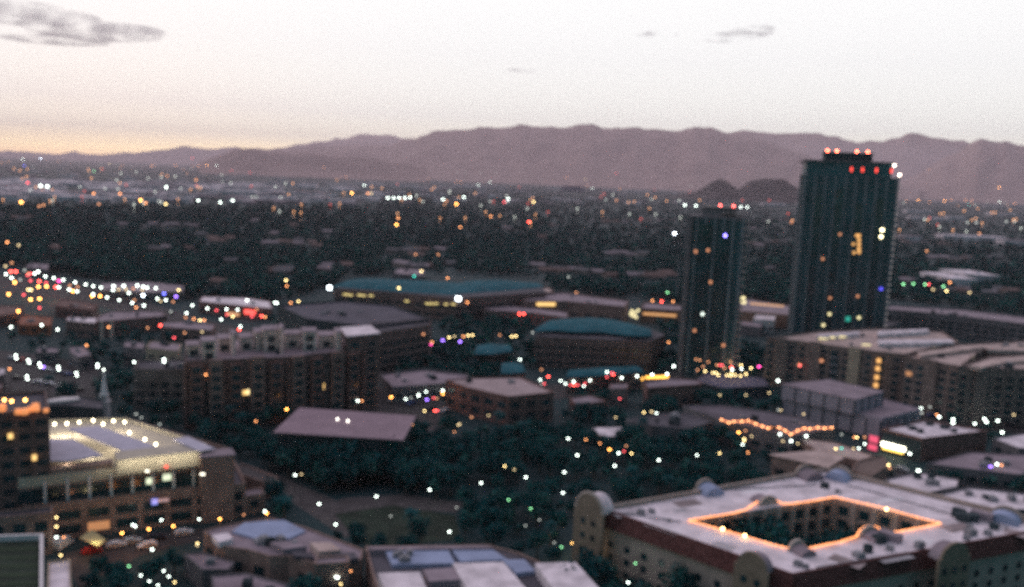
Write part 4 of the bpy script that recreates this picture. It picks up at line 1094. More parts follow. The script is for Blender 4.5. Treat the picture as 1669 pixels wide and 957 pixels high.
# right apartment complex
M_APT = mat('apartment_stucco', (.21, .165, .15), vary=.18, scale=.3)
def apt(label, pp, z, seed, roof=M_ROOFT):
    r, P = building(label, pp, z, M_APT, roof, name='apartment_building', parapet=.9, units=7, win=dict(fh=3.4, sp=4.6, w=2.6, h=1.9, lit=0.008))
    # tall recessed balcony stacks and projecting pale bays
    n = len(P)
    for i in range(n):
        a, b = Vector(P[i]), Vector(P[(i + 1) % n]); L_ = (b - a).length; e = (b - a) / L_; nn = Vector((e.y, -e.x))
        if nn.dot(-(a + b) / 2) < 0 or L_ < 14: continue
        k = max(1, int(L_ / 15)); an = math.atan2(e.y, e.x)
        for q in range(k):
            c = a + e * (L_ * (q + .5) / k)
            mb = MB().box((c.x + nn.x * .5, c.y + nn.y * .5, z / 2 + .7), (5.2, 1.0, z + 1.4), an)
            mb.build('bay', M_CREAM if q % 2 else M_APT, r)
            d = c + e * (L_ / k * .5)
            if (d - b).length > 4:
                MB().box((d.x + nn.x * .1, d.y + nn.y * .1, z / 2 - .6), (3.6, .2, z - 2), an).build('balcony_recess', M_GLASS, r)
                for f in range(1, int(z / 3.4)):
                    MB().box((d.x + nn.x * .7, d.y + nn.y * .7, f * 3.4 + .3), (3.6, 1.2, .5), an).build('balcony', M_METAL, r)
    return r, P
r1, P1 = apt('left apartment block of the complex below the tall tower', [(1249, 554), (1300, 558), (1426, 575), (1475, 580), (1563, 560), (1535, 542), (1432, 537), (1332, 542)], 22, 1)
# rooftop ridges
for (pp, z) in (([(1330, 549), (1400, 544), (1402, 540), (1335, 545)], 24), ([(1430, 545), (1515, 540), (1512, 536), (1432, 539)], 24), ([(1432, 560), (1555, 558), (1550, 553), (1430, 554)], 24)):
    MB().prism(ccw(pts_px(pp, z)), 22, z).build('raised_roof', M_ROOFW, r1)
for (x, y) in ((1342, 552), (1355, 550), (1372, 549), (1412, 562)):
    v = px(x, y, 23.2); MB().box(tuple(v), (4.0, .6, .5)).build('roof_lamp', emit('roof_yellow', (1, .85, .45), 1.2), r1)
r2, P2 = apt('middle apartment block of the complex with a long pink roof', [(1475, 584), (1565, 600), (1600, 572), (1720, 566), (1700, 556), (1560, 563)], 22.5, 2)
for (pp, z) in (([(1500, 580), (1605, 566), (1600, 562), (1495, 574)], 24.2), ([(1610, 570), (1700, 572), (1700, 567), (1612, 565)], 24.2)):
    MB().prism(ccw(pts_px(pp, z)), 22.5, z).build('raised_roof', M_ROOFT, r2)
r3, P3_ = apt('right apartment block of the complex at the picture edge', [(1562, 600), (1640, 604), (1750, 608), (1750, 575), (1614, 583)], 23.5, 3)
MB().prism(ccw(pts_px([(1580, 596), (1625, 584), (1720, 576), (1720, 584), (1640, 590), (1600, 599)], 25)), 23.5, 25).build('raised_roof', M_ROOFT, r3)
e0_, e1_ = px(1300, 558, 22), px(1426, 575, 22); aE = math.atan2(e1_.y - e0_.y, e1_.x - e0_.x)
for y in (588, 601, 615, 628): pane(r1, 1428 + (628 - y) * .12 - .5, y, e0_, aE, F_O, 1.8, 2.0, out=1.6)
for x, y in ((1303, 595), (1339, 588)): pane(r1, x, y, e0_, aE, F_D, 1.4, 1.4, out=1.4)
building('grey apartment row behind the right complex', [(1445, 506), (1500, 510), (1560, 516), (1720, 536), (1720, 524), (1560, 505), (1450, 499)], 14, M_GREYW, M_ROOFM, parapet=.8, win=dict(fh=3.4, sp=5, w=3, h=1.9, lit=0), bands=[(3.3, 3.6, .3), (6.9, 7.2, .3), (10.3, 10.6, .3)], units=6)

# restaurant court at the foot of the shorter tower
rc, rcp = building('low dark podium with strings of warm lights at the foot of the shorter tower', [(1128, 622), (1180, 634), (1255, 630), (1245, 616), (1150, 608)], 5, M_DARKW, mat('violet_grey_roof', (.15, .14, .19), vary=.2), parapet=.4, win=None)

# ------------------------------------------------------------------ left side
lr = [('white roofed store with a red lit front beside the avenue', [(324, 492), (400, 500), (444, 504), (440, 492), (400, 486), (330, 484)], 7, M_BRICK, M_ROOFW),
      ('pale strip mall roof behind the avenue lamps', [(162, 472), (235, 478), (300, 476), (300, 466), (243, 460), (165, 462)], 6, M_GREYW, M_ROOFM),
      ('long low pale roof on posts right of the orange lit yard', [(107, 524), (156, 528), (160, 519), (110, 517)], 8, M_BROWN, M_ROOFW),
      ('long pinkish roof beside the post supported roof', [(158, 526), (245, 518), (272, 516), (262, 508), (180, 509), (158, 517)], 8, M_BROWN, M_ROOFM),
      ('long pale roof right of the red lamp', [(263, 534), (345, 540), (352, 530), (300, 525), (266, 526)], 7, M_BROWN, M_ROOFM),
      ('orange lit low yard building on the left', [(30, 530), (82, 532), (84, 518), (36, 515)], 5, mat('orange_lit_wall', (.4, .13, .07), vary=.3), mat('orange_lit_roof', (.28, .12, .08), vary=.3)),  # orange lamplight is put into these wall and roof colours
      ('reddish low store at the left edge of the avenue', [(-40, 520), (28, 512), (40, 500), (-30, 498)], 6, M_BRICK, mat('rose_roof', (.18, .11, .10), vary=.3)),
      ('reddish low store between the orange lamps', [(90, 500), (150, 506), (160, 497), (100, 488)], 6, M_BRICK, MATS['rose_roof']),
      ('small pale shed behind the car park', [(58, 576), (96, 576), (94, 568), (62, 568)], 5, M_GREYW, M_ROOFM),
      ('pale roofed house behind the steeple', [(113, 574), (128, 584), (150, 580), (138, 566), (115, 566)], 6, M_GREYW, M_ROOFM),
      ('pale apartment house left of the brick block', [(238, 568), (290, 574), (296, 562), (246, 557)], 13, M_CREAM, M_ROOFM),
      ('small dark house right of the steeple', [(200, 566), (234, 570), (236, 560), (205, 557)], 8, M_GREYW, M_ROOFM),
      ('white roofed annex at the left edge above the office tower', [(-30, 618), (8, 612), (10, 600), (-30, 604)], 8, M_GREYW, M_ROOFW),
      ('white roofed bar with glowing patio left of the church', [(-30, 640), (2, 636), (4, 626), (-30, 628)], 6, M_BROWN, M_ROOFM),
      ('small pale roofs behind the big teal roof', [(640, 446), (690, 450), (692, 440), (650, 438)], 6, M_GREYW, M_ROOFM),
      ('small white roof at the top of the avenue', [(40, 436), (78, 440), (80, 431), (50, 429)], 6, M_GREYW, M_ROOFM)]
for lab, pp, z, wm, rm in lr:
    building(lab, pp, z, wm, rm, parapet=.5, win=dict(fh=3.6, sp=5, w=3, h=1.8, lit=0), units=2)
# red lit store front and sign panels
sr = [o for o in bpy.data.objects if o.get('label') == lr[0][0]][0]
p0_, p1_ = px(324, 492, 7), px(400, 500, 7); aR = math.atan2(p1_.y - p0_.y, p1_.x - p0_.x)
pane(sr, 407, 509, p0_, aR, emit('red_sign', (1, .1, .08), 2.2), 8, 2.6, 'lit_sign', 'red lit sign band on the store front', out=2)
pane(sr, 380, 512, p0_, aR, emit('amber_front', (1, .5, .25), .8), 9, 2.0, 'lit_sign', 'amber lit store window', out=1)
# twin pale pillars under the pinkish roof
for k, (x, y0, y1) in enumerate(((166, 524, 555), (182, 522, 553))):
    b_ = px(x, y1, 0); t_ = on_plane(x, y0, (b_.x, b_.y), 0)
    c_ = empty('gate_pillar', (b_.x, b_.y, 0), ('left' if k == 0 else 'right') + ' one of two tall pale square pillars in front of the long roof', 'pillar', 'twin pale pillars')
    H_ = t_.z
    MB().box((b_.x, b_.y, H_ / 2), (1.3, 1.3, H_)).build('shaft', M_PALE, c_)
    MB().box((b_.x, b_.y, H_ + .15), (1.7, 1.7, .3)).build('cap', M_PALE, c_)

# church
ch, chp = building('dark church hall with a white steeple beside it', [(72, 664), (105, 662), (168, 668), (168, 655), (130, 648), (80, 652)], 10, M_DARKW, M_ROOFD, name='church', cat='church', parapet=.4, win=dict(fh=4.5, sp=5, w=2, h=3, lit=0))
MB().prism(ccw(pts_px([(76, 655), (112, 652), (130, 650), (128, 647), (104, 647), (78, 652)], 11)), 10.2, 11).build('white_roof_edge', M_WHITE, ch)
sb_ = px(171, 690, 0); zt = on_plane(171, 604, (sb_.x, sb_.y), 0).z; zm = on_plane(171, 655, (sb_.x, sb_.y), 0).z
sw = 2.6
stp = MB().box((sb_.x, sb_.y, zm / 2), (sw * 1.15, sw * 1.15, zm))
stp.box((sb_.x, sb_.y, zm + .15), (sw * 1.4, sw * 1.4, .3))
stp.build('steeple_base', M_WHITE, ch)
belf = MB().box((sb_.x, sb_.y, zm + 1.6), (sw, sw, 2.6)); belf.build('belfry', M_WHITE, ch)
for s_ in (-1, 1): MB().box((sb_.x + s_ * .55, sb_.y - sw / 2 - .02, zm + 1.6), (.5, .1, 1.6)).build('belfry_opening', M_DARKW, ch)
spire = MB(); spire.tube((sb_.x, sb_.y, zm + 2.9), (sb_.x, sb_.y, zt), 1.25, .12, n=8); spire.build('spire', mat('steeple_white', (.86, .82, .84), vary=.08), ch)
plight(ch, (sb_.x - 2, sb_.y - 7, zm + 1), 130, (.85, .85, 1), .5)  # added light to brighten the steeple, no lamp stands there
MB().ball((sb_.x, sb_.y, zt + .3), .32).build('spire_lamp', emit('spire_lamp', (.9, 1, .9), 7), ch)
# ------------------------------------------------------------------ far warehouses and houses
def quick_block(name, label, cat, group, x, y, wpx, dep, h, wall, roof, rz=0.0, gable_roof=False):
    P = px(x, y, 0); D = math.hypot(P.x, P.y)
    w = wpx * D / FPX
    root = empty(name, (P.x, P.y, 0), label, cat, group); root.rotation_euler = (0, 0, rz)
    o = MB().box((0, dep / 2, h / 2), (w, dep, h)).mesh('wall', wall)
    child('wall', o, root)
    if gable_roof:
        r = MB().add([(-w / 2 - .5, -.5, h), (w / 2 + .5, -.5, h), (w / 2 + .5, dep + .5, h), (-w / 2 - .5, dep + .5, h), (-w / 2 - .5, dep / 2, h + dep * .22), (w / 2 + .5, dep / 2, h + dep * .22)],
                     [(0, 1, 5, 4), (2, 3, 4, 5), (0, 4, 3), (1, 2, 5), (0, 3, 2, 1)])
    else:
        r = MB().box((0, dep / 2, h + .3), (w + 1, dep + 1, .6)); r.box((w * .2, dep * .5, h + 1.4), (w * .12, dep * .2, 1.6)); r.box((-w * .25, dep * .4, h + 1.2), (w * .08, dep * .15, 1.2))
    child('roof', r.mesh('roof', roof), root)
    c, s = math.cos(rz), math.sin(rz)
    FOOT.append(ccw([(P.x + a * c - b * s, P.y + a * s + b * c) for a, b in ((-w / 2, 0), (w / 2, 0), (w / 2, dep), (-w / 2, dep))]))
    CLEAR.append((P.x, P.y, h * .7, max(wpx * .35, 3)))
    return root
CLEAR = []
wr = random.Random(5)
M_WARE = mat('warehouse_wall', (.68, .61, .64), vary=.2, scale=.02)
M_WAREROOF = mat('warehouse_roof', (.78, .70, .74), vary=.15, scale=.02)
wl = []
x = -25
while x < 590:
    w = wr.uniform(22, 60)
    for row, (yy, pr) in enumerate(((299, .95), (304, .85), (309, .6), (315, .5), (321, .3), (327, .25))):
        if wr.random() < pr * (1.15 if x < 330 else .8):
            wl.append((x + w / 2 + wr.uniform(-8, 8), yy + x * .008 + wr.uniform(-1, 1), w * wr.uniform(.5, 1.15)))
    x += w + wr.uniform(0, 8)
wl += [(600, 302, 40), (655, 305, 50), (700, 309, 60), (760, 306, 46), (805, 307, 40), (845, 312, 30), (905, 308, 22), (620, 321, 26), (690, 312, 30), (1040, 313, 40), (1075, 310, 50), (1000, 312, 30),
       (1240, 325, 30), (1265, 336, 40), (1500, 348, 40), (1520, 360, 60), (1560, 330, 60), (1640, 338, 60), (1590, 393, 90), (1490, 393, 30), (1660, 400, 40), (1560, 358, 26), (1600, 465, 50), (1570, 470, 40), (1640, 352, 40),
       (448, 330, 18), (470, 326, 22), (240, 330, 30), (290, 331, 34), (60, 322, 60), (20, 318, 40)]
for k, (x, y, w) in enumerate(wl):
    side = 'left plain' if x < 400 else 'middle plain' if x < 900 else 'right plain'
    rowt = 'farthest line of sheds' if y < 305 else 'middle line of sheds' if y < 315 else 'near line of sheds'
    quick_block('warehouse', 'long pale flat roofed warehouse on the %s in the %s' % (side, rowt), 'warehouse', 'pale warehouses on the valley floor, %s' % side, x, y, w, wr.uniform(70, 150) if y < 320 else wr.uniform(30, 60), wr.uniform(8, 12), M_WARE, wr.choice((M_WAREROOF, M_WAREROOF, M_ROOFM)), wr.uniform(-.12, .12))
hblue = quick_block('office_block', 'bluish grey office block far behind the dark forest', 'office', None, 934, 312, 34, 40, 34, mat('blue_grey_wall', (.10, .12, .2), vary=.1), M_ROOFD, 0)
hr = random.Random(17)
hl = []
for (x0, x1, y, n) in ((630, 722, 412, 6), (640, 735, 437, 5), (880, 975, 445, 6), (960, 1055, 362, 7), (225, 330, 370, 6), (330, 380, 394, 3), (440, 470, 400, 2), (480, 530, 401, 3), (370, 380, 433, 1), (1050, 1100, 360, 3),
                       (1470, 1560, 400, 5), (1500, 1640, 425, 7), (1250, 1290, 360, 3), (1215, 1285, 400, 5), (10, 60, 358, 3), (440, 475, 447, 4), (985, 1050, 418, 4), (1540, 1660, 480, 7), (1000, 1100, 455, 6)):
    for k in range(n): hl.append((x0 + (x1 - x0) * (k + hr.random()) / n, y + hr.uniform(-3, 3)))
for k in range(34):
    x = hr.uniform(-10, 1680); y = hr.uniform(338, 470)
    if (x < 330 and y > 425) or (530 < x < 900 and y > 440) or (1090 < x < 1215) or (1270 < x < 1460): continue
    hl.append((x, y))
for (x, y) in hl:
    zone = 'left' if x < 450 else 'middle' if x < 1080 else 'right'
    dp = 'beyond' if y < 365 else 'within' if y < 420 else 'on the near edge of'
    D = px(x, y, 0).length
    quick_block('house', 'small gabled house %s the dark tree belt at the %s' % (dp, zone), 'house', 'suburban houses %s the tree belt, %s' % (dp, zone), x, y, hr.uniform(11, 20) * FPX / D, hr.uniform(9, 13), hr.uniform(2.8, 4.5),
                mat('house_wall', (.20, .18, .17), vary=.2, scale=.02), hr.choice((mat('house_roof_pale', (.26, .22, .24), vary=.2, scale=.02), mat('house_roof_grey', (.14, .14, .15), vary=.2, scale=.02), mat('house_roof_brown', (.16, .11, .10), vary=.2, scale=.02))), hr.uniform(-.7, .7), True)
# distant town specks: nobody could count them
dt = MB()
dr = random.Random(4)
for k in range(900):
    x = dr.uniform(-60, 1730); hzn = 249 + x * .042
    y = hzn + 8 + dr.random() ** 1.3 * 62
    if y > 335: continue
    P = px(x, y, 0); D = P.length
    if P.y < 0 or D > 20000: continue
    dt.mi = dr.randrange(2)
    dt.box((P.x, P.y, dr.uniform(3, 5)), (dr.uniform(15, 60), dr.uniform(15, 50), dr.uniform(6, 10)), dr.uniform(-.3, .3))
tag(dt.build('distant_town', [M_WARE, M_ROOFM]), 'mass of tiny far buildings on the hazy plain', 'distant town', kind='stuff')

dl_ = MB()
for k in range(190):
    x = dr.uniform(-20, 1690); y = 249 + x * .042 + 9 + dr.random() ** 1.1 * (70 if x < 900 else 55)
    P = px(x, y, 13.0); D = P.length
    if D > 12000 or P.y < 0: continue
    dl_.mi = dr.choice((0, 0, 0, 1, 1, 2)); dl_.ball((P.x, P.y, 13.0), min(D / 880 * .7, 4.0), n=6, m=4)
    dl_.tube((P.x, P.y, 0), (P.x, P.y, 12.6), .2, n=3)
tag(dl_.build('distant_lights', [emit('far_amber', (1, .45, .2), 2.6), emit('far_white', (.85, .9, .8), 2.2), emit('far_red', (1, .15, .12), 1.8)]), 'countless tiny lamps twinkling on the far plain', 'distant lights', kind='stuff')
# tall thin masts above the tree belt
for k, (x, y0, y1, lab) in enumerate(((858, 393, 452, 'thin tall pale mast above the wavy teal roof'), (175, 330, 372, 'thin tall mast above the left tree belt'), (373, 340, 386, 'thin mast in the tree belt right of the left houses'), (507, 365, 402, 'thin mast in the tree belt left of the middle'),
                                      (1103, 425, 492, 'thin lattice mast left of the shorter tower'), (663, 385, 412, 'thin mast by the middle row of houses'), (88, 322, 360, 'thin mast near the left edge of the tree belt'), (508, 305, 330, 'thin mast among the far warehouses'))):
    b_ = px(x, y1, 0); t_ = on_plane(x, y0, (b_.x, b_.y), 0); D = b_.length
    m_ = empty('mast', (b_.x, b_.y, 0), lab, 'mast')
    MB().tube((b_.x, b_.y, 0), (b_.x, b_.y, t_.z), D / 880 * .55, D / 880 * .35).build('pole', M_METAL, m_)
    MB().box((b_.x, b_.y, t_.z * .98), (D / 880 * 2.4, .3, D / 880 * .8)).build('crossarm', M_METAL, m_)

# ------------------------------------------------------------------ lamps
COLS = {'W': ((0.86, 1.0, 0.90), 15), 'w': ((0.84, 0.95, 0.84), 5.5), 'q': ((0.8, 0.85, 0.78), 2.4), 'O': ((1.0, 0.40, 0.09), 24), 'o': ((1.0, 0.38, 0.14), 9), 'd': ((1.0, 0.42, 0.2), 4), 'y': ((1.0, 0.74, 0.32), 13), 'e': ((1.0, .75, .4), 4.5),
        'R': ((1.0, 0.08, 0.06), 22), 'r': ((1.0, 0.10, 0.12), 9), 'g': ((0.35, 1.0, 0.45), 7), 't': ((0.05, 0.8, 0.6), 7), 'b': ((0.16, 0.18, 1.0), 12), 'p': ((0.35, 0.18, 1.0), 12), 'm': ((1.0, 0.08, 0.4), 11), 'B': ((0.75, 0.85, 1.0), 26)}
WORDS = {'W': 'white', 'w': 'white', 'q': 'faint white', 'O': 'bright orange', 'o': 'orange', 'd': 'faint orange', 'y': 'yellow', 'e': 'faint yellow', 'R': 'bright red', 'r': 'red', 'g': 'green', 't': 'teal', 'b': 'blue', 'p': 'purple', 'm': 'magenta', 'B': 'bluish white'}
LM = {k: emit('glow_' + WORDS[k].replace(' ', '_'), c, s * .56) for k, (c, s) in COLS.items()}
# (place phrase, x offset, y offset, zoom, "x,y,code ...")
L = [
 ('on the far left plain', 0, 180, 2.98, '110,238,w 197,235,B 285,248,d 165,272,q 8,255,d 118,268,b 490,262,q 532,262,e 570,265,q 593,266,d 497,286,r 457,295,g 583,283,d 735,270,o 748,266,d 853,268,o 933,232,r 935,270,d 965,270,o 1005,268,O 1052,268,W 890,285,d 910,305,d 1123,292,r 1215,302,r 1573,276,o 1655,325,d 812,318,o 952,338,o 1080,345,q 135,352,r'),
 ('among the left warehouses', 0, 180, 2.98, '197,367,W 230,370,W 388,372,q 148,388,q 808,373,W 878,380,q 455,404,o 583,405,o 683,436,O 707,450,o 805,455,y 103,446,O 190,465,d 212,460,d 480,455,d 963,438,w 1070,447,w 1130,438,w 1225,420,q 1245,420,q 510,380,q'),
 ('in the left tree belt', 0, 180, 2.98, '35,640,o 1388,825,y 1393,853,o 1412,935,o 1450,928,y 90,655,e'),
 ('beyond the middle tree belt', 560, 180, 2.98, '12,325,o 100,365,w 40,402,O 118,403,o 135,403,e 550,300,q 592,300,q 665,303,q 740,303,q 548,348,o 570,350,o 653,362,w 712,350,W 585,422,w 483,432,w 500,440,d 780,445,r 712,442,q 800,430,w 923,445,y 1080,325,o 1173,335,e 1325,305,r 1207,378,w 1363,352,q 1275,435,q 1325,437,d'),
 ('in the row of five by the dark belt', 560, 180, 2.98, '215,425,w 243,425,w 270,425,w 298,425,w 323,423,w'),
 ('within the middle tree belt', 560, 180, 2.98, '265,523,o 258,555,O 567,567,o 548,455,O 715,515,o 900,542,R 343,805,t 505,815,o 378,782,y 268,865,y 1130,885,d 460,700,d 350,700,d'),
 ('left of the shorter tower', 560, 180, 2.98, '1657,460,w 1607,598,B 1573,885,g 1545,928,R 1500,925,o 1600,928,o'),
 ('behind the shorter tower', 1109, 180, 2.98, '50,367,q 22,460,w 75,463,W 293,470,w 325,470,w'),
 ('on the right plain behind the tall tower', 1109, 180, 2.98, '1098,440,o 1155,436,O 1210,446,o 1283,440,O 1315,435,o 1348,462,d 1385,437,o 1415,435,o 1402,458,t 1548,375,O 1550,445,w 1575,452,q 1625,453,o 1207,287,d 1395,545,q 1438,545,q 1452,598,d 1583,540,q 1623,540,q 1197,683,d'),
 ('right of the tall tower', 1109, 180, 2.98, '1083,844,g 1132,842,g 1188,845,g 1207,845,r 1227,870,e 1278,855,g 1308,836,o 1293,877,y 1405,885,e'),
 ('at the top left of the avenue', 0, 380, 5.317, '62,80,o 47,288,e 102,258,d 95,333,R 138,333,R 52,357,w 100,388,w 175,405,q 213,322,q 245,350,d 265,352,r 240,365,r 128,428,O 75,530,O 265,412,r 340,418,R 400,432,r 333,465,O 403,463,O 245,490,y 270,492,y 205,535,r 265,575,O 343,570,O 160,677,O 342,648,r'),
 ('in the row along the avenue', 0, 380, 5.317, '300,352,w 330,335,W 393,376,w 465,390,w 548,406,w 650,426,w 743,445,w 808,460,w 875,471,w'),
 ('in the middle of the avenue', 0, 380, 5.317, '483,468,R 510,470,w 510,415,m 598,490,w 630,503,O 668,505,w 672,465,d 605,455,d 800,545,O 808,530,w 868,546,O 928,558,w'),
 ('in front of the pale strip mall', 0, 380, 5.317, '985,460,W 1072,458,W 980,495,w 1028,490,e 1092,487,e 1155,482,d 1190,455,W 1242,465,W 1275,472,w 1350,477,w 1235,495,e 1240,540,B 1118,520,w 1033,580,w 1145,605,w 1165,580,d 1180,645,o 1248,627,w 1422,525,b 1525,550,p 1548,492,y 1363,568,w 1390,590,e 1437,580,w 1500,595,d 1480,682,q'),
 ('below the avenue', 0, 380, 5.317, '95,815,w 360,798,w 500,836,w 942,815,o 1280,822,d 1390,800,R'),
 ('around the red fronted store', 0, 400, 3.19, '1000,312,w 1078,328,w 970,352,w 965,375,d 1008,382,o 1040,390,y 1062,390,o 1125,338,r 1178,332,w 1235,335,w 1180,360,r 1210,370,y 1150,385,w 1250,422,w 1243,437,R 960,455,d 1050,450,e 905,480,r 888,345,q 450,520,o 1285,285,w 1310,370,r 1360,368,R 1378,372,o 1335,332,d 1430,298,w 1440,300,w'),
 ('in the car park', 0, 400, 3.19, '82,572,w 85,588,w 147,597,w 152,610,w 205,615,w 210,630,w 303,632,w 305,645,w 397,662,w 400,677,w 507,620,w 507,632,w 140,680,w 142,695,w 853,593,w 853,608,w 697,607,w 50,642,o 1070,673,o 225,632,p'),
 ('beside the church and the garage', 0, 400, 3.19, '707,877,q 830,930,q 735,895,q'),
 ('at the crossroads by the brick hall', 380, 420, 3.19, '275,118,y 648,745,w 668,745,o 822,725,O 897,735,w 925,728,q 963,718,w 963,712,w 1003,697,w 1007,738,p 1043,730,r 1060,732,d 1090,690,W 1090,706,O 995,797,y 1050,795,R 1063,795,r'),
 ('between the dark roof and the teal roof', 380, 420, 3.19, '1123,415,y 1150,410,e 1197,410,o 1222,405,y 1245,403,y 1028,452,m 1035,440,o 1090,430,p 1180,437,p 862,160,y 1218,233,o 990,398,d'),
 ('around the mauve flat roof', 380, 420, 3.19, '278,788,O 118,850,o 1240,830,d 1150,905,d 930,868,d 1178,865,e 1170,870,e'),
 ('between the two teal roofs', 740, 420, 3.19, '340,293,R 362,293,R 300,410,y 322,408,y 238,402,d 408,390,q 343,530,w 1115,440,o 595,100,q'),
 ('along the shop street', 740, 420, 3.19, '455,582,d 490,618,R 448,635,w 470,655,r 455,655,q 555,640,w 580,655,w 622,645,W 605,662,r 625,662,R 645,662,r 675,668,w 708,638,w 680,655,r 795,598,w 795,620,r 828,608,R 820,603,r 872,625,W 952,617,W 1030,608,W 1108,605,W 1142,565,W 862,733,r'),
 ('behind the park trees', 740, 420, 3.19, '987,805,y 1052,808,w 1025,800,e 840,830,e 90,828,d 180,820,e'),
 ('in the park', 600, 657, 3.19, '1040,184,W 1087,271,W 1020,359,W 1013,466,W 820,385,W 588,415,W 320,450,W 43,485,W 423,668,W 460,542,q 118,588,q'),
 ('in the park garden', 600, 657, 3.19, '710,328,y 760,345,e 730,503,g 845,548,g 818,637,q 890,607,q 1005,748,g 967,725,q 1133,190,o 1205,210,o 1255,241,O'),
 ('along the paved walk', 300, 657, 3.19, '578,374,W 702,524,W 788,630,W 610,370,e'),
 ('below the garage', 300, 657, 3.19, '420,562,W 430,572,O 78,603,w 186,602,O 790,905,W 800,907,W 815,940,y 867,873,o 310,580,d'),
 ('north of the hotel', 900, 657, 3.19, '345,260,W 373,250,r 412,262,y 385,223,d 325,326,W 554,296,W 753,271,w 870,261,y 1018,257,o 990,215,w 998,185,y 998,195,y 970,152,O 1005,143,d 1037,172,e 1183,162,w 1200,198,e 1242,198,W 433,833,g 395,932,W 520,45,e'),
 ('in the street behind the hotel', 1229, 657, 3.19, '135,162,w 150,198,e 193,198,W 228,210,e 272,172,w 455,163,q 425,237,y 455,235,t 522,178,o 535,178,y 575,177,d 575,212,w 517,237,e 545,235,w 810,263,W 700,322,y 705,338,d 858,351,W 850,351,w 1230,330,p 1262,322,w 1287,323,o'),
 ('beside the two tier building', 1229, 657, 3.19, '258,57,e 140,37,e 125,35,q'),
 ('in the row along the right street', 1229, 657, 3.19, '868,27,W 915,20,q 873,52,q 950,60,o 963,72,W 1035,85,W 1035,103,W 1148,107,w 1198,82,W 1208,98,W 1267,92,W 1350,60,e 1290,152,W'),
 ('in the restaurant court', 920, 560, 3.9875, '915,180,y 965,190,y 985,190,y 1000,205,y 1055,205,y 1080,210,y 1085,195,y 1110,205,y 1145,210,y 1180,198,y 1090,170,W 1085,155,R 1147,142,y 1152,165,w 1213,160,y 1265,150,m 1010,140,r 1025,142,r 855,103,d 880,108,d 935,120,d 1080,120,d 990,140,d 900,150,d 865,172,d 1040,160,d'),
 ('below the restaurant court', 920, 560, 3.9875, '1388,242,W 1010,335,e 1180,335,e 1330,320,e 1530,143,r'),
 ('behind the garage deck', 0, 600, 2.68, '595,200,q 698,243,q'),
 ('in the orange lit street', 0, 600, 2.68, '590,690,W 580,684,w 705,663,w 650,703,O 533,720,O 757,690,O 247,652,y 247,692,y 247,738,W 278,738,o 265,817,y'),
 ('in the bottom left garden', 0, 600, 2.68, '665,792,W 615,905,w 715,885,w 737,910,w 652,930,w 690,948,w 763,935,y 563,865,g 862,765,y 862,775,e'),
]
dg = bpy.context.evaluated_depsgraph_get(); dg.update()
LAMPS = []
POLE_ME = MB().tube((0, 0, 0), (0, 0, 1), 1.0, .7).mesh('pole', M_POLE)
BASE_ME = MB().tube((0, 0, 0), (0, 0, .5), .22, .16, n=8).mesh('base', M_POLE)
HEAD_ME = {}
for k, m in LM.items():
    HEAD_ME[k] = MB().ball((0, 0, 0), 1.0, n=10, m=6, sz=.85).mesh('lamp_head', m)
CAP_ME = MB().tube((0, 0, .7), (0, 0, 1.0), .8, .2, n=8).mesh('cap', M_POLE)
def ordinal(n):
    w = ['first', 'second', 'third', 'fourth', 'fifth', 'sixth', 'seventh', 'eighth', 'ninth', 'tenth', 'eleventh', 'twelfth', 'thirteenth', 'fourteenth', 'fifteenth', 'sixteenth', 'seventeenth', 'eighteenth', 'nineteenth', 'twentieth']
    return w[n] if n < len(w) else '%dth' % (n + 1)
ELIGHT = []
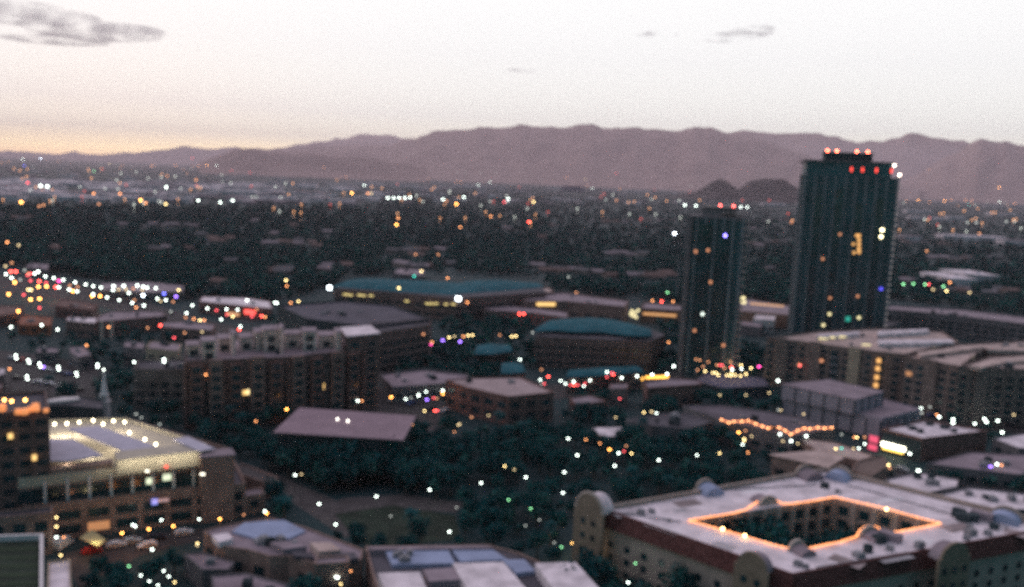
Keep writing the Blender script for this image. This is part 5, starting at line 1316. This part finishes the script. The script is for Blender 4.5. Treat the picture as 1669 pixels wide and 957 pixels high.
for place, ox, oy, zm_, txt in L:
    items = []
    for t in txt.split():
        a, b, c = t.split(','); items.append((ox + float(a) / zm_, oy + float(b) / zm_, c))
    kinds = {}
    for it in items: kinds.setdefault(WORDS[it[2]], []).append(it)
    for word, its in kinds.items():
        its.sort()
        for n_, (x, y, c) in enumerate(its):
            near = y > 560
            hgt = 4.6 if (c in 'Wwq' and near) else 8.0
            if y < 400: hgt = 11.0
            if y < 330: hgt = 14.0
            hzn = 249 + x * .042
            P = px(x, y, hgt)
            if P.y < 0 or P.length > 8000:
                P = at_d(x, y, 7000); P.z = max(P.z, 10.0); hgt = P.z
            d = (P - Vector((0, 0, CAM_H))); dist = d.length; d.normalize()
            hit, loc, nor, idx, ob, _ = sc.ray_cast(dg, Vector((0, 0, CAM_H)), d, distance=dist + 1.0)
            r = dist / 880 * (1.08 if c in 'WORBbpm' else .92)
            r = min(r, 3.2)
            r = max(r, .22)
            if hit and ob.name.split('.')[0] != 'haze':
                r = min(r, max(.17, (loc - Vector((0, 0, CAM_H))).length / 880 * 1.0))
            sign = c in 'bpmB' ; sig = c in 'Rrgt'
            if sign: nm, cat = 'lit_sign', 'sign'
            elif sig: nm, cat = 'signal_light', 'signal light'
            else: nm, cat = 'street_lamp', 'street lamp'
            if hit and ob.parent is not None and ob.get('kind') != 'structure' and ob.name.split('.')[0] not in ('haze',):
                Q = loc - d * (r + .35)
                root = ob.parent
                while root.parent: root = root.parent
                if Q.z > 0.5 and nor.z < .5:
                    # fixed to a wall: a part of that building
                    o = child('wall_lamp', HEAD_ME[c], root, Q - Vector(root.location), 0, (r, r, r), label='%s wall lamp' % word)
                    if root.rotation_euler.z: o.location = Matrix.Rotation(-root.rotation_euler.z, 3, 'Z') @ (Q - Vector(root.location))
                    LAMPS.append((Q.x, Q.y, Q.z, r)); continue
                if nor.z >= .5:
                    o = child('roof_lamp', HEAD_ME[c], root, Q + Vector((0, 0, .3)) - Vector(root.location), 0, (r, r, r), label='%s roof lamp' % word)
                    if root.rotation_euler.z: o.location = Matrix.Rotation(-root.rotation_euler.z, 3, 'Z') @ (Q - Vector(root.location))
                    LAMPS.append((Q.x, Q.y, Q.z, r)); continue
            total = len(its)
            lab = ('%s %s %s' % (word, cat, place)) if total == 1 else ('%s %s %s from the left %s' % (ordinal(n_), word, cat, place))
            root = empty(nm, (P.x, P.y, 0), lab, cat, '%ss %s' % (cat, place))
            pr_ = max(.07, min(.25, dist / 880 * .12))
            child('pole', POLE_ME, root, (0, 0, 0), 0, (pr_, pr_, hgt - r * .8))
            child('lamp_head' if not sign else 'sign_face', HEAD_ME[c], root, (0, 0, hgt), 0, (r, r, r) if not sign else (r * 1.25, r * .6, r))
            if dist < 420:
                child('cap', CAP_ME, root, (0, 0, hgt), 0, (r, r, r)); child('base', BASE_ME, root)
            LAMPS.append((P.x, P.y, hgt, r))
            if c in 'OW' and y > 560 and not sign: ELIGHT.append((root, P, c))
for root, P, c in ELIGHT:
    l = bpy.data.lights.new('lamp_or_fill_light', 'POINT'); l.energy = 90 if c == 'O' else 25; l.color = COLS[c][0]; l.shadow_soft_size = .4
    o = bpy.data.objects.new('lamp_or_fill_light', l); COL.objects.link(o); o.parent = root; o.location = (0, -.9, P.z - .8)
print('LAMPS', len(LAMPS), 'lights', len(ELIGHT))
# lit awnings of the shop street
for n_, (xa, xb, y) in enumerate(((1001, 1021, 620), (1026, 1048, 617), (1053, 1089, 615))):
    a, b = px(xa, y, 3.2), px(xb, y - (1 if n_ == 2 else 0), 3.2); c = (a + b) / 2; an = math.atan2(b.y - a.y, b.x - a.x)
    r_ = empty('awning', (c.x, c.y, 0), '%s of the three glowing amber awnings on the shop street' % ('leftmost', 'middle', 'rightmost')[n_], 'awning', 'glowing awnings')
    MB().box((c.x, c.y, 3.1), ((b - a).length, 1.4, .9), an).build('canopy', emit('awning_amber', (1, .48, .08), 3.2), r_)
    for t in (.05, .95):
        v = a.lerp(b, t); MB().tube((v.x, v.y, 0), (v.x, v.y, 2.7), .08).build('post', M_POLE, r_)
# glowing yard of the orange street
v = px(150, 872, 3)
r_ = empty('tent', (v.x, v.y, 0), 'pale yellow lit tent roof on the orange lit street', 'tent')
MB().prism(ccw(pts_px([(130, 876), (150, 863), (172, 880), (160, 890)], 3.4)), 3.1, 3.4).build('tent_roof', mat('tent_cloth', (.5, .45, .25), vary=.1), r_)
for p in pts_px([(132, 876), (150, 864), (171, 880), (160, 889)], 3.1): MB().tube((p[0], p[1], 0), (p[0], p[1], 3.1), .08).build('tent_pole', M_POLE, r_)
for (x, y, e, c) in ((152, 880, 300, (1, .8, .4)), (200, 880, 220, (1, .32, .07)), (245, 874, 220, (1, .32, .07)), (280, 870, 150, (1, .32, .07)), (120, 884, 250, (1, .35, .15)), (556, 948, 400, (1, .85, .6)), (75, 528, 700, (1, .4, .15)), (50, 475, 1500, (1, .3, .15)), (30, 500, 1500, (1, .3, .15)), (90, 480, 1500, (1, .35, .18)), (140, 495, 900, (1, .35, .2)), (1180, 612, 900, (1, .6, .3)), (1215, 612, 900, (1, .6, .3)), (1455, 735, 500, (1, .8, .5)), (30, 655, 900, (1, .4, .15)),
                     (940, 893, 200, (1, .7, .3)), (958, 900, 200, (1, .7, .3)), (1410, 548, 0.1, (1, 1, 1))):
    P = px(x, y, 4.5)
    l = bpy.data.lights.new('street_light_glow', 'POINT'); l.energy = e; l.color = c; l.shadow_soft_size = .5
    o = bpy.data.objects.new('street_light_glow', l); COL.objects.link(o); o.location = P

# ------------------------------------------------------------------ vehicles
def make_car(label, body_m, group=None, van=False):
    root = empty('delivery_van' if van else 'parked_car', (0, 0, 0), label, 'van' if van else 'car', group)
    Lc, Wc = (5.6, 2.0) if van else (4.5, 1.8)
    prof = [(-Lc / 2, .35), (-Lc / 2, .95), (-Lc * .44, 1.05), (-Lc * .36, 1.45), (Lc * .12, 1.45), (Lc * .26, 1.0), (Lc * .48, .85), (Lc / 2, .6), (Lc / 2, .35)] if not van else \
           [(-Lc / 2, .4), (-Lc / 2, 2.3), (Lc * .28, 2.3), (Lc * .38, 1.35), (Lc * .49, 1.1), (Lc / 2, .4)]
    n = len(prof)
    me = MB().add([(x, -Wc / 2, z) for x, z in prof] + [(x, Wc / 2, z) for x, z in prof], [tuple(range(n)), tuple(reversed(range(n, 2 * n)))] + [(i, n + i, n + (i + 1) % n, (i + 1) % n) for i in range(n)]).mesh('body', body_m)
    child('body', me, root)
    for s in (-1, 1):
        wme = MB().box((-Lc * .1 if not van else Lc * .25, s * (Wc / 2 + .01), 1.2 if not van else 1.75), (Lc * .4 if not van else Lc * .16, .03, .34 if not van else .6)).mesh('side_window', M_GLASS)
        child('side_window', wme, root)
        for q in (-.3, .3): child('wheel', MB().tube((q * Lc, s * (Wc / 2 - .1), .33), (q * Lc, s * (Wc / 2 + .08), .33), .33, n=12).mesh('wheel', M_TYRE), root)
        child('headlight', MB().box((Lc / 2, s * Wc * .36, .66), (.08, .34, .16)).mesh('headlight', M_WHITE), root)
        child('taillight', MB().box((-Lc / 2, s * Wc * .38, .85), (.06, .26, .16)).mesh('taillight', mat('red_lens', (.4, .02, .02), vary=.1)), root)
    return root
def copy_thing(r, loc, rz, label, m=None):
    c = r.copy(); COL.objects.link(c); c.location = loc; c.rotation_euler = (0, 0, rz); c['label'] = label
    for ch in r.children:
        d = ch.copy(); COL.objects.link(d); d.parent = c
        if m and ch.name.startswith('body'):
            d.data = ch.data.copy(); d.data.materials[0] = m
    return c
CARM = [mat('car_paint_silver', (.4, .4, .42), rough=.35, vary=.03), mat('car_paint_dark', (.03, .03, .04), rough=.3, vary=.03), mat('car_paint_red', (.35, .03, .03), rough=.35, vary=.03), mat('car_paint_white', (.65, .65, .66), rough=.35, vary=.03), mat('car_paint_blue', (.05, .08, .2), rough=.35, vary=.03)]
CN = ['silver', 'black', 'red', 'white', 'dark blue']
c0 = make_car('red parked car on the lit garage deck', CARM[2])
P = px(95, 748, 15.0); c0.location = (P.x, P.y, 15.0); c0.rotation_euler = (0, 0, .3)
v0 = make_car('white van parked beside the office tower, the left one', CARM[3], 'white vans', True)
P = px(86, 893, 0); v0.location = P; v0.rotation_euler = (0, 0, 1.4)
P = px(103, 892, 0); copy_thing(v0, P, 1.4, 'white van parked beside the office tower, the right one')
kr = random.Random(9)
spots = [(x, y, 'in the dark car park', .12) for x, y in ((20, 586), (34, 589), (48, 592), (75, 604), (92, 607), (110, 612), (60, 625), (80, 628), (100, 632), (128, 637), (30, 618), (120, 596))] + \
        [(x, y, 'on the orange lit street', .5) for x, y in ((190, 892), (215, 886), (255, 880), (300, 872), (150, 902), (240, 893))] + \
        [(x, y, 'on the avenue', -.6) for x, y in ((60, 462), (120, 474), (180, 486), (230, 500), (280, 512), (330, 528))] + \
        [(x, y, 'at the crossroads', .8) for x, y in ((640, 655), (670, 660), (700, 668), (725, 672), (690, 650))] + \
        [(x, y, 'on the street behind the hotel', -.7) for x, y in ((1330, 728), (1380, 738), (1430, 756), (1470, 768), (1250, 712))] + \
        [(x, y, 'on the right street', -.1) for x, y in ((1520, 680), (1560, 684), (1610, 690), (1650, 696))]
cnt = {}
for x, y, pl, rz in spots:
    i = kr.randrange(5); key = (CN[i], pl); cnt[key] = cnt.get(key, 0) + 1
    c = copy_thing(c0, px(x, y, 0) + Vector((0, 0, .06)), rz + (math.pi if kr.random() < .4 else 0), '%s car %s%s' % (CN[i], pl, '' if cnt[key] == 1 else ', %s from the left' % ordinal(cnt[key] - 1)), CARM[i])
    c['group'] = 'cars ' + pl

# ------------------------------------------------------------------ trees
def crown_verts(rr, nlobes, nleaf, rad, hgt, z0, leaf):
    lob = []
    for k in range(nlobes):
        a = rr.uniform(0, 2 * math.pi); q = rad * .55 * math.sqrt(rr.uniform(0, 1))
        lob.append((q * math.cos(a), q * math.sin(a), z0 + hgt * rr.uniform(.3, .8), rad * rr.uniform(.35, .6), hgt * rr.uniform(.2, .36), rr.choice([0, 0, 1, 1, 2])))
    vs = []; mi = []
    for k in range(nleaf):
        lx, ly, lz, lr, lh, lc = lob[rr.integers(nlobes)]
        d = rr.normal(0, 1, 3); d /= np.linalg.norm(d); q = rr.uniform(.45, 1.08)
        c = np.array([lx + d[0] * lr * q, ly + d[1] * lr * q, lz + d[2] * lh * q])
        t = rr.normal(0, 1, 3); t /= np.linalg.norm(t); b = np.cross(t, d + rr.normal(0, .5, 3)); b /= np.linalg.norm(b) + 1e-6
        s = leaf * rr.uniform(.6, 1.3)
        vs += [c - t * s - b * s * .5, c + b * s * .6 - t * s * .2, c + t * s, c - b * s * .7 + t * s * .1]
        mi.append(min(2, max(0, lc + (1 if rr.random() < .15 else 0) - (1 if rr.random() < .2 else 0))))
    return np.array(vs), np.array(mi)
def fast_mesh(name, V, mi, mats, extra=None):
    me = bpy.data.meshes.new(name); nq = len(V) // 4
    me.vertices.add(len(V)); me.vertices.foreach_set('co', V.astype(np.float32).ravel())
    me.loops.add(nq * 4); me.loops.foreach_set('vertex_index', np.arange(nq * 4, dtype=np.int32))
    me.polygons.add(nq); me.polygons.foreach_set('loop_start', np.arange(0, nq * 4, 4, dtype=np.int32)); me.polygons.foreach_set('loop_total', np.full(nq, 4, np.int32))
    for m in mats: me.materials.append(m)
    me.polygons.foreach_set('material_index', mi.astype(np.int32)); me.update(calc_edges=True); me.validate()
    return me
PROTO = []
for k in range(7):
    rr = np.random.default_rng(100 + k)
    V, mi = crown_verts(rr, 7 + k % 3, 620, 1.0 * 4.2, 6.4, 1.8, .42)
    cme_ = fast_mesh('crown', V, mi, M_LEAF)
    tb = MB().tube((0, 0, 0), (.1, .05, 3.2), .26, .17, n=7)
    for j in range(5):
        a = j * 1.3 + k; tb.tube((.1, .05, 2.6 + j * .15), (1.9 * math.cos(a), 1.9 * math.sin(a), 4.6 + (j % 2) * .9), .11, .04, n=5)
    PROTO.append((cme_, tb.mesh('trunk', M_TRUNK)))
# palm
pv = []; pmi = []
rr = np.random.default_rng(5)
for k in range(26):
    a = k * 2.4; up = rr.uniform(-.5, .9); prev = np.array([0, 0, 11.0])
    dirh = np.array([math.cos(a), math.sin(a), 0]); side = np.array([-math.sin(a), math.cos(a), 0])
    for s in range(5):
        nx = prev + dirh * .52 + np.array([0, 0, (up - s * .33) * .5]); w0 = .30 * math.sin(math.pi * (s + .5) / 5.6) + .05; w1 = .30 * math.sin(math.pi * (s + 1.5) / 5.6) * (s < 4) + .02
        pv += [prev - side * w0, prev + side * w0, nx + side * w1, nx - side * w1]; pmi.append(rr.integers(0, 2)); prev = nx
PALM = (fast_mesh('crown', np.array(pv), np.array(pmi), M_LEAF), MB().tube((0, 0, 0), (.15, 0, 5.5), .24, .18, n=7).tube((.15, 0, 5.5), (0, 0, 11), .18, .15, n=7).mesh('trunk', M_TRUNK))

FX = [(np.array(p), np.array(p).min(0), np.array(p).max(0)) for p in FOOT]
def inside(poly, x, y):
    c = False; n = len(poly); j = n - 1
    for i in range(n):
        xi, yi = poly[i][0], poly[i][1]; xj, yj = poly[j][0], poly[j][1]
        if (yi > y) != (yj > y) and x < (xj - xi) * (y - yi) / (yj - yi + 1e-12) + xi: c = not c
        j = i
    return c
def in_foot(x, y, pad=1.5):
    for p, mn, mx in FX:
        if mn[0] - pad < x < mx[0] + pad and mn[1] - pad < y < mx[1] + pad:
            if inside(p, x, y): return True
            for q in ((pad, 0), (-pad, 0), (0, pad), (0, -pad)):
                if inside(p, x + q[0], y + q[1]): return True
    for rp in ROADX:
        if inside(rp, x, y): return True
    if inside(outer, x, y) and not inside(court, x, y): return True
    return False
ROADX = ROADS
lampA = np.array(LAMPS); lampP = proj(lampA[:, :3]); lampD = np.hypot(lampA[:, 0], lampA[:, 1])
clrA = np.array([(c[0], c[1], c[2]) for c in CLEAR]); clrP = proj(clrA); clrD = np.hypot(clrA[:, 0], clrA[:, 1]); clrR = np.array([c[3] for c in CLEAR])
def blocks(x, y, r, h):
    D = math.hypot(x, y); P = proj([(x, y, h * .62)])[0]; rp = r * FPX / D * .95; hp = h * .42 * FPX / D
    m = (lampD > D - 3) & (np.abs(lampP[:, 0] - P[0]) < rp + 3) & (np.abs(lampP[:, 1] - P[1]) < hp + 3)
    if m.any(): return True
    m = (clrD > D - 3) & (np.abs(clrP[:, 0] - P[0]) < rp + clrR * .7) & (np.abs(clrP[:, 1] - P[1]) < hp + 1.5)
    return bool(m.any())
ZONES = [
 ('in the dark park between the mauve roof and the hotel', 6.2, 1.0, [(430, 718), (455, 708), (650, 722), (680, 694), (780, 694), (930, 692), (960, 716), (1110, 708), (1180, 732), (1255, 765), (1240, 782), (1150, 785), (1130, 798), (1000, 812), (935, 806), (925, 890), (870, 896), (800, 880), (742, 866), (748, 826), (690, 806), (600, 800), (540, 808), (470, 778), (420, 742)]),
 ('beside the right end of the garage', 6, .9, [(405, 786), (480, 805), (498, 835), (440, 846), (412, 815)]),
 ('right of the lit garage deck', 6, .9, [(375, 690), (455, 700), (440, 735), (400, 745), (380, 728)]),
 ('on the dark lawn', 6, .8, [(520, 850), (560, 838), (640, 824), (742, 836), (756, 880), (600, 888)]),
 ('below the brick apartments', 7, .9, [(215, 665), (450, 655), (600, 662), (480, 664), (440, 700), (330, 712), (240, 690)]),
 ('between the brick wing and the crossroads', 7, .9, [(620, 575), (740, 548), (790, 580), (815, 615), (740, 610), (650, 602)]),
 ('in the hotel courtyard', 5.2, 1.75, None),
 ('in front of the mauve flat roof', 5, 1.35, [(440, 738), (655, 752), (690, 704), (705, 765), (440, 778)]),
 ('below the near left face of the hotel', 5.5, 1.05, [(930, 905), (975, 915), (1100, 945), (1190, 972), (1150, 1000), (950, 1000), (905, 925)]),
 ('in the bottom left garden', 7, .8, [(115, 905), (230, 897), (330, 905), (290, 930), (320, 985), (130, 985)]),
 ('against the pale roofed hall', 5, 1.3, [(385, 945), (470, 962), (575, 985), (540, 1015), (380, 990)]),
 ('among the houses below the avenue', 11, .8, [(0, 540), (100, 540), (230, 545), (300, 555), (215, 600), (160, 598), (60, 562)]),
 ('around the church', 8, .9, [(70, 612), (215, 608), (220, 690), (190, 660), (150, 640), (80, 642)]),
 ('at the foot of the shorter tower', 8, .9, [(1195, 552), (1248, 565), (1245, 606), (1195, 596)]),
 ('along the right street', 9, .8, [(1445, 655), (1700, 690), (1620, 700), (1500, 672)]),
 ('behind the right shops', 8, .8, [(1420, 758), (1500, 762), (1700, 790), (1700, 800), (1560, 780), (1440, 775)]),
 ('beside the shop street', 6.5, 1.0, [(945, 640), (990, 645), (985, 668), (930, 670)]),
 ('in front of the brick shop row', 6, 1.25, [(1052, 655), (1100, 655), (1100, 668), (1055, 668)]),
 ('between the two teal roofed offices', 9, .9, [(708, 520), (780, 512), (868, 522), (868, 590), (840, 590), (740, 555)]),
 ('left of the shorter tower foot', 8, .9, [(1066, 525), (1104, 520), (1104, 600), (1066, 590)]),
 ('behind the park near the string lit roof', 7, .9, [(905, 668), (1010, 672), (1060, 700), (1170, 700), (1280, 725), (1240, 745), (1120, 712), (1020, 712), (960, 695)]),
 ('behind the purple grey roofs', 7, .9, [(1130, 640), (1270, 650), (1270, 668), (1160, 655)]),
 ('around the left end of the dark roofed block', 10, .9, [(300, 540), (300, 555), (215, 548), (190, 530), (255, 540)]),
 ('at the left edge of the dark roofed block', 9, .9, [(440, 512), (470, 520), (560, 532), (460, 530), (430, 520)]),
]
cand = []
zr = random.Random(31)
for zi, (lab, sp, ks, pp) in enumerate(ZONES):
    g_ = [(v.x, v.y) for v in (px(x, y, 5.0) for x, y in pp)] if pp is not None else inset(ccw(court), 9)
    xs_ = [p[0] for p in g_]; ys_ = [p[1] for p in g_]
    n = int((max(xs_) - min(xs_)) * (max(ys_) - min(ys_)) / (sp * sp) * 2.2)
    mine = []
    for _ in range(n):
        x, y = zr.uniform(min(xs_), max(xs_)), zr.uniform(min(ys_), max(ys_))
        if not inside(g_, x, y): continue
        if any((x - a) ** 2 + (y - b) ** 2 < (sp * .62) ** 2 for a, b in mine): continue
        s = ks * zr.uniform(.75, 1.2)
        if in_foot(x, y): continue
        if blocks(x, y, 4.2 * s, 8.2 * s):
            s *= .55
            if blocks(x, y, 4.2 * s, 8.2 * s): continue
        mine.append((x, y)); cand.append((x, y, s, zi))
print('near candidates', len(cand))
# tree belt
belt = []
tries = 0
SMALL = [(-60, 424), (30, 428), (160, 448), (300, 478), (450, 486), (545, 456), (560, 444), (760, 440), (880, 446), (900, 468), (1040, 480), (1100, 484), (1110, 500), (1220, 480), (1290, 495), (1450, 480), (1750, 520), (1750, 318), (1100, 300), (560, 312), (300, 322), (-60, 312)]
br_ = np.random.default_rng(77)
while len(belt) < 16500 and tries < 200000:
    tries += 1
    x = br_.uniform(-60, 1740); y = 296 + 215 * br_.random() ** 1.9
    if y > 440 and br_.random() < .35: pass
    if not inside(SMALL, x, y): continue
    if y < 335 and x < 620 and br_.random() < .9: continue
    P = px(x, y, 4.0)
    if y < 420 and x > 900 and br_.random() < .12: continue
    s = br_.uniform(.7, 1.35)
    D = P.length
    if in_foot(P.x, P.y, 1.0): continue
    if blocks(P.x, P.y, 4.0 * s, 8 * s): continue
    belt.append((P.x, P.y, s))
print('belt', len(belt), tries)
allc = [(math.hypot(x, y) / s, x, y, s, zi) for x, y, s, zi in cand] + [(math.hypot(x, y) / s, x, y, s, -1) for x, y, s in belt]
allc.sort()
for k in range(2600):
    x = br_.uniform(1700, 2150) if k % 2 else br_.uniform(-480, -60)
    P = px(x, 318 + 600 * br_.random() ** 1.4 + max(0, (x - 1669) * .04), 4.0)
    if P.y < 60 or in_foot(P.x, P.y, 2.0): continue
    q = proj([(P.x, P.y, 8.0)])[0]
    if -45 < q[0] < 1710: continue
    allc.append((1e9, P.x, P.y, br_.uniform(.7, 1.3), -1))
NT = 296
tr_ = random.Random(3)
for dd, x, y, s, zi in allc[:NT]:
    lab = ZONES[zi][0] if zi >= 0 else 'at the near edge of the suburban tree belt'
    palm = tr_.random() < .05 and zi not in (6, 7)
    cm_, tm_ = PALM if palm else tr_.choice(PROTO)
    root = empty('palm_tree' if palm else 'tree', (x, y, 0), ('tall thin palm %s' if palm else 'dark rounded leafy tree %s') % lab, 'palm' if palm else 'tree', ('palms ' if palm else 'trees ') + lab)
    rz = tr_.uniform(0, 6.28); root.rotation_euler = (0, 0, rz); sz = s * tr_.uniform(.9, 1.1); root.scale = (s, s, sz)
    child('crown', cm_, root); child('trunk', tm_, root)
TV = []; TM = []
tm = []
for k in range(10):
    rr = np.random.default_rng(300 + k)
    tm.append((crown_verts(rr, 5, 70, 4.3, 6.6, 1.4, 1.15), crown_verts(rr, 4, 26, 4.6, 6.6, 1.2, 2.0)))
tq = np.array([[-.25, 0, 0], [.25, 0, 0], [.2, 0, 3.4], [-.2, 0, 3.4], [0, -.25, 0], [0, .25, 0], [0, .2, 3.4], [0, -.2, 3.4]])
for dd, x, y, s, zi in allc[NT:]:
    near = math.hypot(x, y) < 1100
    V, mi = tm[br_.integers(10)][0 if near else 1]
    a = br_.uniform(0, 6.28); c, n_ = math.cos(a), math.sin(a)
    Rz = np.array([[c, n_, 0], [-n_, c, 0], [0, 0, 1]])
    TV.append((V @ Rz) * s + np.array([x, y, 0])); TM.append(mi)
    if near: TV.append(tq * s + np.array([x, y, 0])); TM.append(np.array([3, 3]))
V = np.concatenate(TV); mi = np.concatenate(TM)
o = bpy.data.objects.new('woodland', fast_mesh('woodland', V, mi, M_LEAF + [M_TRUNK])); COL.objects.link(o)
tag(o, 'dense dark suburban tree belt across the valley floor', 'woodland', kind='stuff')
print('belt faces', len(mi))
